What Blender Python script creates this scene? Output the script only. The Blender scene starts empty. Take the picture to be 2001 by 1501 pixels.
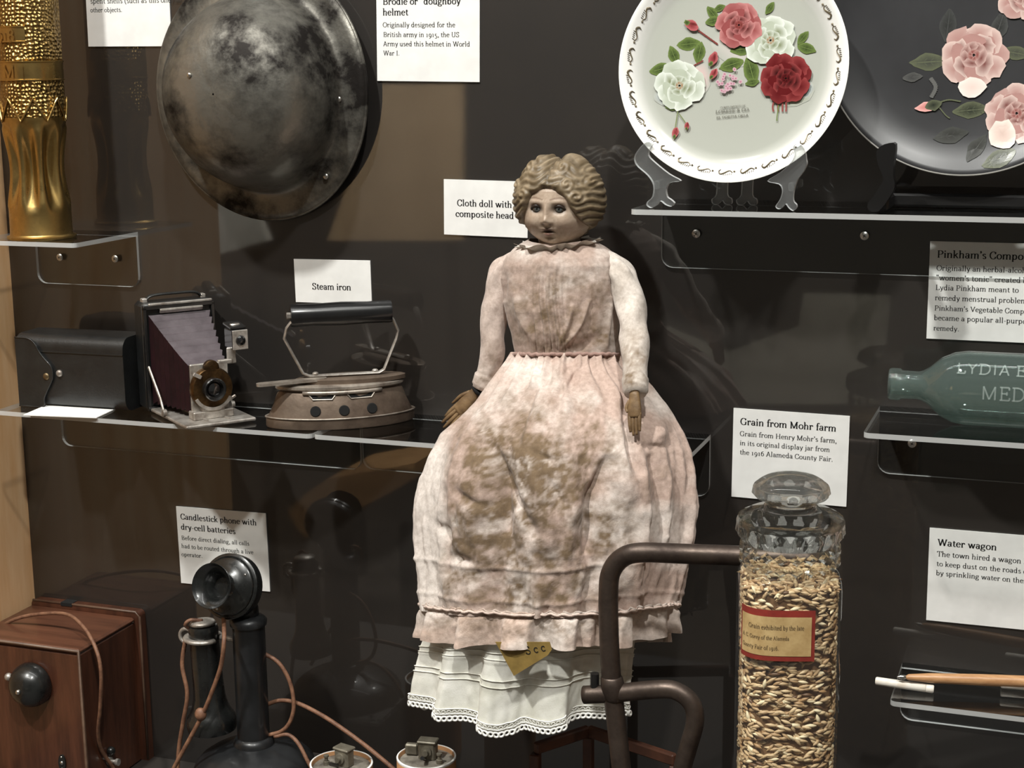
import bpy, math, random
import numpy as np
from mathutils import Vector, Matrix, Euler
random.seed(7); rng = np.random.default_rng(7)
SC = bpy.context.scene
COL = SC.collection
PI = math.pi

# ---------------------------------------------------------------- camera
FW, FH, FPX = 2001.0, 1501.0, 3100.0
YAW, PITCH, ROLL = math.radians(20.0), math.radians(11.45), math.radians(-0.66)
fwd = np.array([-math.sin(YAW)*math.cos(PITCH), math.cos(YAW)*math.cos(PITCH), -math.sin(PITCH)])
right0 = np.array([math.cos(YAW), math.sin(YAW), 0.0])
up0 = np.cross(right0, fwd)
right = right0*math.cos(ROLL) + up0*math.sin(ROLL)
up = up0*math.cos(ROLL) - right0*math.sin(ROLL)
CENTRE = np.array([0.0, 0.0, 0.452])          # the point of the back wall in the middle of the picture
CAM = CENTRE - fwd*1.70
cd = bpy.data.cameras.new('camera'); co = bpy.data.objects.new('camera', cd); COL.objects.link(co)
cd.sensor_width = 36.0; cd.lens = FPX/FW*36.0; cd.clip_start = 0.02
Mx = Matrix(((right[0], up[0], -fwd[0], CAM[0]), (right[1], up[1], -fwd[1], CAM[1]), (right[2], up[2], -fwd[2], CAM[2]), (0, 0, 0, 1)))
co.matrix_world = Mx
SC.camera = co

# ---------------------------------------------------------------- world, lights, exposure
SC.view_settings.view_transform = 'Standard'; SC.view_settings.look = 'None'
SC.view_settings.gamma = 1.0; SC.view_settings.exposure = -0.04; SC.view_settings.use_curve_mapping = False
w = bpy.data.worlds.new('gallery'); SC.world = w; w.use_nodes = True
w.node_tree.nodes['Background'].inputs[0].default_value = (1.0, 0.95, 0.88, 1)
w.node_tree.nodes['Background'].inputs[1].default_value = 0.16

def lamp(name, kind, loc, aim, power, size=0.05, sy=None, color=(1, 0.96, 0.9), angle=60, blend=0.5):
    d = bpy.data.lights.new(name, kind); o = bpy.data.objects.new(name, d); COL.objects.link(o)
    d.energy = power; d.color = color
    if kind == 'AREA':
        d.size = size
        if sy: d.shape = 'RECTANGLE'; d.size_y = sy
    else:
        d.shadow_soft_size = size
    if kind == 'SPOT':
        d.spot_size = math.radians(angle); d.spot_blend = blend
    o.location = loc
    o.rotation_euler = (Vector(aim) - Vector(loc)).to_track_quat('-Z', 'Y').to_euler()
    return o
lamp('track_spot', 'SPOT', (-0.70, -1.90, 3.25), (-0.14, -0.08, 0.28), 470, 0.07, angle=42, color=(1, .975, .945))
lamp('track_spot', 'SPOT', (0.95, -2.00, 3.25), (0.12, -0.08, 0.30), 340, 0.07, angle=42, color=(1, .975, .945))
lamp('case_strip', 'AREA', (0.0, -0.40, 1.62), (0.0, -0.16, 0.2), 5.0, 1.5, 0.03, color=(1, .975, .945))
lamp('reflection_fill', 'AREA', (-0.45, -1.62, 1.95), (-0.55, -3.5, 0.25), 250, 1.8, 0.7)  # unseen fill added to brighten the gallery boards for their reflections

# ---------------------------------------------------------------- pixel -> point on a plane of the place
def ray(px, py):
    return fwd + right*((px - FW/2)/FPX) - up*((py - FH/2)/FPX)
def P(px, py, y=0.0):
    d = ray(px, py); return CAM + d*((y - CAM[1])/d[1])
def Pz(px, py, z):
    d = ray(px, py); return CAM + d*((z - CAM[2])/d[2])
def Pxx(px, py, x):
    d = ray(px, py); return CAM + d*((x - CAM[0])/d[0])

# ---------------------------------------------------------------- mesh helpers: a shape is (V, F)
def A(v): return np.asarray(v, float)
def tr(m, loc=(0, 0, 0), rot=(0, 0, 0), sc=(1, 1, 1)):
    V = A(m[0])*A(sc)
    R = np.array(Euler(rot).to_matrix())
    return (V @ R.T + A(loc), m[1])
def basis(m, o, ex, ey, ez):
    V = A(m[0]); return (A(o) + V[:, :1]*A(ex) + V[:, 1:2]*A(ey) + V[:, 2:3]*A(ez), m[1])
def join(ms):
    V, F, n = [], [], 0
    for v, f in ms:
        V.append(A(v)); F += [tuple(i + n for i in q) for q in f]; n += len(v)
    return (np.concatenate(V), F)
def box(sx, sy, sz, b=0.0):
    """chamfered box centred at the origin, full sizes"""
    hx, hy, hz = sx/2, sy/2, sz/2
    if b <= 0:
        V = [(x, y, z) for x in (-hx, hx) for y in (-hy, hy) for z in (-hz, hz)]
        return (A(V), [(0, 1, 3, 2), (4, 6, 7, 5), (0, 4, 5, 1), (2, 3, 7, 6), (0, 2, 6, 4), (1, 5, 7, 3)])
    V, idx = [], {}
    for i in (-1, 1):
        for j in (-1, 1):
            for k in (-1, 1):
                for a in range(3):
                    p = [i*(hx - b), j*(hy - b), k*(hz - b)]
                    p[a] = (i*hx, j*hy, k*hz)[a]
                    idx[i, j, k, a] = len(V); V.append(p)
    F = []
    for s in (-1, 1):
        F.append([idx[s, -1, -1, 0], idx[s, 1, -1, 0], idx[s, 1, 1, 0], idx[s, -1, 1, 0]][::s])
        F.append([idx[-1, s, -1, 1], idx[-1, s, 1, 1], idx[1, s, 1, 1], idx[1, s, -1, 1]][::s])
        F.append([idx[-1, -1, s, 2], idx[1, -1, s, 2], idx[1, 1, s, 2], idx[-1, 1, s, 2]][::s])
    for i in (-1, 1):
        for j in (-1, 1):
            F.append([idx[i, j, -1, 0], idx[i, j, 1, 0], idx[i, j, 1, 1], idx[i, j, -1, 1]][::-i*j])
            F.append([idx[i, -1, j, 0], idx[i, 1, j, 0], idx[i, 1, j, 2], idx[i, -1, j, 2]][::i*j])
            F.append([idx[-1, i, j, 1], idx[1, i, j, 1], idx[1, i, j, 2], idx[-1, i, j, 2]][::-i*j])
    for i in (-1, 1):
        for j in (-1, 1):
            for k in (-1, 1):
                F.append([idx[i, j, k, 0], idx[i, j, k, 1], idx[i, j, k, 2]][::i*j*k])
    return (A(V), [tuple(f) for f in F])
def gridfaces(n, m, wrap_n=False, wrap_m=False):
    F = []
    for i in range(n if wrap_n else n - 1):
        for j in range(m if wrap_m else m - 1):
            a, b = i*m + j, i*m + (j + 1) % m
            c, d = ((i + 1) % n)*m + (j + 1) % m, ((i + 1) % n)*m + j
            F.append((a, b, c, d))
    return F
def lathe(prof, n=32, cap0=True, cap1=True):
    """profile [(r, z)] spun round z, listed from the bottom up"""
    t = np.arange(n)*2*PI/n
    V = np.concatenate([np.stack([r*np.cos(t), r*np.sin(t), np.full(n, z)], 1) for r, z in prof])
    F = gridfaces(len(prof), n, False, True)
    if cap0: F.append(tuple(range(n - 1, -1, -1)))
    if cap1: k = (len(prof) - 1)*n; F.append(tuple(range(k, k + n)))
    return (V, F)
def rings(R, cap0=True, cap1=True):
    """list of closed rings of equal length -> skin"""
    R = A(R); k, n = R.shape[:2]
    F = gridfaces(k, n, False, True)
    if cap0: F.append(tuple(range(n - 1, -1, -1)))
    if cap1: F.append(tuple(range((k - 1)*n, k*n)))
    return (R.reshape(-1, 3), F)
def spline(pts, k=8, closed=False):
    p = A(pts); n = len(p); out = []
    for i in range(n if closed else n - 1):
        a, b = p[i], p[(i + 1) % n]
        pa = p[(i - 1) % n] if (closed or i > 0) else 2*a - b
        pb = p[(i + 2) % n] if (closed or i + 2 < n) else 2*b - a
        for t in np.arange(k)/k:
            out.append(0.5*((2*a) + (b - pa)*t + (2*pa - 5*a + 4*b - pb)*t*t + (3*a - pa - 3*b + pb)*t**3))
    if not closed: out.append(p[-1])
    return A(out)
def tube(path, r, n=10, cap=True, flat=1.0, ref=None, closed=False):
    p = A(path); k = len(p)
    rr = np.full(k, r) if np.isscalar(r) else np.interp(np.linspace(0, 1, k), np.linspace(0, 1, len(r)), r)
    if closed: T = np.roll(p, -1, 0) - np.roll(p, 1, 0)
    else: T = np.gradient(p, axis=0)
    T /= np.linalg.norm(T, axis=1)[:, None] + 1e-12
    u = A(ref) if ref is not None else (A((0, 0, 1)) if abs(T[0][2]) < 0.9 else A((1, 0, 0)))
    a = np.arange(n)*2*PI/n; R = []
    for i in range(k):
        u = u - T[i]*np.dot(u, T[i]); u /= np.linalg.norm(u) + 1e-12
        v = np.cross(T[i], u)
        R.append(p[i] + rr[i]*(np.cos(a)[:, None]*u + flat*np.sin(a)[:, None]*v))
    R = A(R)
    if closed: return (R.reshape(-1, 3), gridfaces(k, n, True, True))
    return rings(R, cap, cap)
def prism(poly, h, axis=2):
    """2-D outline extruded from 0 to h; axis 2: outline in xy; axis 1: outline in xz, extruded along y"""
    p = A(poly); n = len(p)
    z0, z1 = np.zeros((n, 1)), np.full((n, 1), h)
    if axis == 2: V = np.concatenate([np.hstack([p, z0]), np.hstack([p, z1])])
    else: V = np.concatenate([np.hstack([p[:, :1], z0, p[:, 1:]]), np.hstack([p[:, :1], z1, p[:, 1:]])])
    F = [tuple(range(n - 1, -1, -1)), tuple(range(n, 2*n))] + [(i, (i + 1) % n, n + (i + 1) % n, n + i) for i in range(n)]
    return (V, F)
def rrect(w, h, r, k=5, x0=0, y0=0, which=(1, 1, 1, 1)):
    out = []
    for q, (cx, cy, a) in enumerate(((w - r, h - r, 0), (r, h - r, 90), (r, r, 180), (w - r, r, 270))):
        if which[q]:
            for i in range(k + 1):
                t = math.radians(a + 90*i/k); out.append((x0 + cx + r*math.cos(t), y0 + cy + r*math.sin(t)))
        else:
            out.append((x0 + (w if q in (0, 3) else 0), y0 + (h if q in (0, 1) else 0)))
    return out
def sphere(r, n=24, m=14, sc=(1, 1, 1)):
    t = np.linspace(-PI/2, PI/2, m)
    return tr(lathe([(max(r*math.cos(a), 1e-5), r*math.sin(a)) for a in t], n), sc=sc)
def disc_pts(r, n=24):
    return [(r*math.cos(2*PI*i/n), r*math.sin(2*PI*i/n)) for i in range(n)]

def vnoise(x, y, seed=0):
    """smooth 2-D value noise, numpy"""
    xi, yi = np.floor(x).astype(int), np.floor(y).astype(int); xf, yf = x - xi, y - yi
    def h(a, b):
        s = np.sin(a*127.1 + b*311.7 + seed*74.7)*43758.5453
        return s - np.floor(s)
    u, v = xf*xf*(3 - 2*xf), yf*yf*(3 - 2*yf)
    return (h(xi, yi)*(1 - u) + h(xi + 1, yi)*u)*(1 - v) + (h(xi, yi + 1)*(1 - u) + h(xi + 1, yi + 1)*u)*v
def fbm(x, y, seed=0, o=4):
    s, a = 0, 0.5
    for i in range(o): s = s + a*vnoise(x*2**i, y*2**i, seed + i); a *= 0.5
    return s

def mk(name, m, mats, parent=None, smooth=None, colors=None, matidx=None):
    me = bpy.data.meshes.new(name)
    me.from_pydata([tuple(v) for v in A(m[0])], [], [tuple(f) for f in m[1]])
    for x in (mats if isinstance(mats, (list, tuple)) else [mats]): me.materials.append(x)
    if matidx is not None: me.polygons.foreach_set('material_index', list(matidx))
    if smooth is True:
        me.polygons.foreach_set('use_smooth', [True]*len(me.polygons))
    elif smooth:                                     # angle in degrees
        me.polygons.foreach_set('use_smooth', [True]*len(me.polygons)); me.set_sharp_from_angle(angle=math.radians(smooth))
    if colors is not None:
        ca = me.color_attributes.new('Col', 'FLOAT_COLOR', 'POINT')
        c = np.ones((len(me.vertices), 4), np.float32); c[:, :3] = colors
        ca.data.foreach_set('color', c.ravel())
    me.update()
    o = bpy.data.objects.new(name, me); COL.objects.link(o)
    if parent is not None: o.parent = parent
    return o
def thing(name, label, cat, loc=(0, 0, 0), rot=(0, 0, 0), group=None):
    o = bpy.data.objects.new(name, None); COL.objects.link(o); o.empty_display_size = 0.02
    o.location = tuple(loc); o.rotation_euler = rot; o['label'] = label; o['category'] = cat
    if group: o['group'] = group
    return o
def tag(o, label, cat, group=None):
    o['label'] = label; o['category'] = cat
    if group: o['group'] = group
    return o
def struct(name, m, mat, parent=None, smooth=None):
    o = mk(name, m, mat, parent, smooth)
    if parent is None: o['kind'] = 'structure'
    return o

# ---------------------------------------------------------------- materials (all node based)
def srgb(r, g, b):
    f = lambda c: (c/255/12.92 if c/255 <= 0.04045 else ((c/255 + 0.055)/1.055)**2.4)
    return (f(r), f(g), f(b), 1.0)
def mat(name, col, rough=0.5, metal=0.0, col2=None, scale=20.0, detail=6.0, contrast=(0.35, 0.65), bump=0.0, bscale=None,
        coat=0.0, spec=0.5, stretch=None, vcol=False, rough2=None, sheen=0.0, ior=1.5, dist=0.001, sss=0.0):
    m = bpy.data.materials.new(name); m.use_nodes = True
    nt = m.node_tree; N = nt.nodes; L = nt.links; b = N['Principled BSDF']
    b.inputs['Roughness'].default_value = rough; b.inputs['Metallic'].default_value = metal
    b.inputs['Coat Weight'].default_value = coat; b.inputs['Coat Roughness'].default_value = 0.08
    b.inputs['Specular IOR Level'].default_value = spec; b.inputs['IOR'].default_value = ior
    if sheen: b.inputs['Sheen Weight'].default_value = sheen
    b.inputs['Base Color'].default_value = col
    tc = N.new('ShaderNodeTexCoord'); mp = N.new('ShaderNodeMapping')
    L.new(tc.outputs['Object'], mp.inputs['Vector'])
    if stretch: mp.inputs['Scale'].default_value = stretch
    if col2 is not None or rough2 is not None:
        nz = N.new('ShaderNodeTexNoise'); nz.inputs['Scale'].default_value = scale; nz.inputs['Detail'].default_value = detail
        nz.inputs['Roughness'].default_value = 0.65
        L.new(mp.outputs[0], nz.inputs['Vector'])
        mr = N.new('ShaderNodeMapRange'); mr.inputs[1].default_value = contrast[0]; mr.inputs[2].default_value = contrast[1]
        L.new(nz.outputs[0], mr.inputs[0])
        if col2 is not None:
            mx = N.new('ShaderNodeMix'); mx.data_type = 'RGBA'
            mx.inputs['A'].default_value = col; mx.inputs['B'].default_value = col2
            L.new(mr.outputs[0], mx.inputs['Factor']); src = mx.outputs['Result']
            if vcol:
                at = N.new('ShaderNodeAttribute'); at.attribute_name = 'Col'
                mm = N.new('ShaderNodeMix'); mm.data_type = 'RGBA'; mm.blend_type = 'MULTIPLY'; mm.inputs['Factor'].default_value = 1
                L.new(src, mm.inputs['A']); L.new(at.outputs['Color'], mm.inputs['B']); src = mm.outputs['Result']
            L.new(src, b.inputs['Base Color'])
        if rough2 is not None:
            r2 = N.new('ShaderNodeMapRange'); r2.inputs[3].default_value = rough; r2.inputs[4].default_value = rough2
            L.new(mr.outputs[0], r2.inputs[0]); L.new(r2.outputs[0], b.inputs['Roughness'])
    elif vcol:
        at = N.new('ShaderNodeAttribute'); at.attribute_name = 'Col'; L.new(at.outputs['Color'], b.inputs['Base Color'])
    if bump:
        bz = N.new('ShaderNodeTexNoise'); bz.inputs['Scale'].default_value = bscale or scale*3; bz.inputs['Detail'].default_value = 5
        L.new(mp.outputs[0], bz.inputs['Vector'])
        bp = N.new('ShaderNodeBump'); bp.inputs['Strength'].default_value = bump; bp.inputs['Distance'].default_value = dist
        L.new(bz.outputs[0], bp.inputs['Height']); L.new(bp.outputs[0], b.inputs['Normal'])
    return m
def clear(name, tint=(1, 1, 1, 1), rough=0.0, ior=1.49, haze=0.0, hazecol=(0.8, 0.8, 0.8, 1)):
    """clear sheet plastic or thin glass: light goes straight through, the surface mirrors by its Fresnel share"""
    m = bpy.data.materials.new(name); m.use_nodes = True
    nt = m.node_tree; N = nt.nodes; L = nt.links; N.remove(N['Principled BSDF'])
    out = N['Material Output']; t = N.new('ShaderNodeBsdfTransparent'); t.inputs[0].default_value = tint
    g = N.new('ShaderNodeBsdfGlossy'); g.inputs['Roughness'].default_value = rough
    lw = N.new('ShaderNodeLayerWeight'); pw = N.new('ShaderNodeMath'); pw.operation = 'POWER'; pw.inputs[1].default_value = 5.0
    f0 = ((ior - 1)/(ior + 1))**2
    f = N.new('ShaderNodeMapRange'); f.inputs[3].default_value = f0; f.inputs[4].default_value = 1.0
    L.new(lw.outputs['Facing'], pw.inputs[0]); L.new(pw.outputs[0], f.inputs[0])
    x = N.new('ShaderNodeMixShader'); L.new(f.outputs[0], x.inputs[0]); L.new(t.outputs[0], x.inputs[1]); L.new(g.outputs[0], x.inputs[2])
    s = x.outputs[0]
    if haze:
        d = N.new('ShaderNodeBsdfDiffuse'); d.inputs[0].default_value = hazecol
        x2 = N.new('ShaderNodeMixShader'); x2.inputs[0].default_value = haze
        L.new(s, x2.inputs[1]); L.new(d.outputs[0], x2.inputs[2]); s = x2.outputs[0]
    L.new(s, out.inputs[0]); return m
def glass(name, col=(1, 1, 1, 1), rough=0.0, ior=1.5, pass_=0.35):
    m = bpy.data.materials.new(name); m.use_nodes = True
    nt = m.node_tree; N = nt.nodes; L = nt.links; N.remove(N['Principled BSDF'])
    g = N.new('ShaderNodeBsdfGlass'); g.inputs['Color'].default_value = col; g.inputs['Roughness'].default_value = rough; g.inputs['IOR'].default_value = ior
    t = N.new('ShaderNodeBsdfTransparent'); t.inputs[0].default_value = col
    x = N.new('ShaderNodeMixShader'); x.inputs[0].default_value = pass_
    L.new(g.outputs[0], x.inputs[1]); L.new(t.outputs[0], x.inputs[2]); L.new(x.outputs[0], N['Material Output'].inputs[0])
    return m

M_WALL = mat('dark_panel', srgb(39, 34, 30), 0.5, col2=srgb(30, 27, 25), scale=3.0, coat=1.0)
_b = M_WALL.node_tree.nodes['Principled BSDF']; _b.inputs['Coat IOR'].default_value = 1.66; _b.inputs['Coat Roughness'].default_value = 0.03  # strong coat added so the panel carries the front glass's reflections
M_WOOD = mat('oak_side', srgb(222, 172, 120), 0.40, col2=srgb(240, 202, 158), scale=5, stretch=(6, 6, 0.7), bump=0.1, bscale=30)
M_FLOOR = mat('dark_floor', srgb(48, 42, 38), 0.6, col2=srgb(38, 34, 31), scale=6)
M_CARD = mat('card_white', srgb(238, 237, 234), 0.75, col2=srgb(226, 225, 222), scale=30)
M_INK = mat('ink', srgb(22, 21, 20), 0.7)
M_INK2 = mat('ink_grey', srgb(38, 37, 35), 0.7)
M_ACR = clear('acrylic', (0.97, 0.98, 0.98, 1), ior=1.45)
M_EDGE = clear('acrylic_lit_edge', (0.9, 0.92, 0.92, 1), rough=0.2, ior=1.9, haze=0.45, hazecol=(0.9, 0.91, 0.9, 1))  # whitish haze puts the light piped to the cut edges into the colour
M_STEEL = mat('screw_steel', srgb(205, 203, 198), 0.3, 1.0)

# ---------------------------------------------------------------- the case
ZF = -0.045                                          # the case floor lies just below the picture
XL = P(43, 830)[0]                                   # inner face of the wooden side
struct('wall_back', tr(box(1.75, 0.03, 1.88), (XL + 1.75/2, 0.015, 0.87)), M_WALL)
struct('wall_left', tr(box(0.04, 0.52, 1.88, 0.002), (XL - 0.02, -0.23, 0.87)), M_WOOD)
struct('wall_right', tr(box(0.04, 0.52, 1.88, 0.002), (XL + 1.77, -0.23, 0.87)), M_WOOD)
struct('floor', tr(box(1.83, 0.55, 0.03), (XL + 1.75/2, -0.245, ZF - 0.015)), M_FLOOR)
struct('ceiling', tr(box(1.83, 0.55, 0.03), (XL + 1.75/2, -0.245, 1.80)), M_FLOOR)

# clear glass front of the case
def pane_mat():
    m = bpy.data.materials.new('clear_pane'); m.use_nodes = True; N = m.node_tree.nodes; N.remove(N['Principled BSDF'])
    t_ = N.new('ShaderNodeBsdfTransparent'); t_.inputs[0].default_value = (.97, .975, .97, 1); m.node_tree.links.new(t_.outputs[0], N['Material Output'].inputs[0]); return m
struct('window_1', tr(box(1.745, 0.004, 1.82), (XL + 1.75/2, -0.505, 0.869)), pane_mat())

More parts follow.
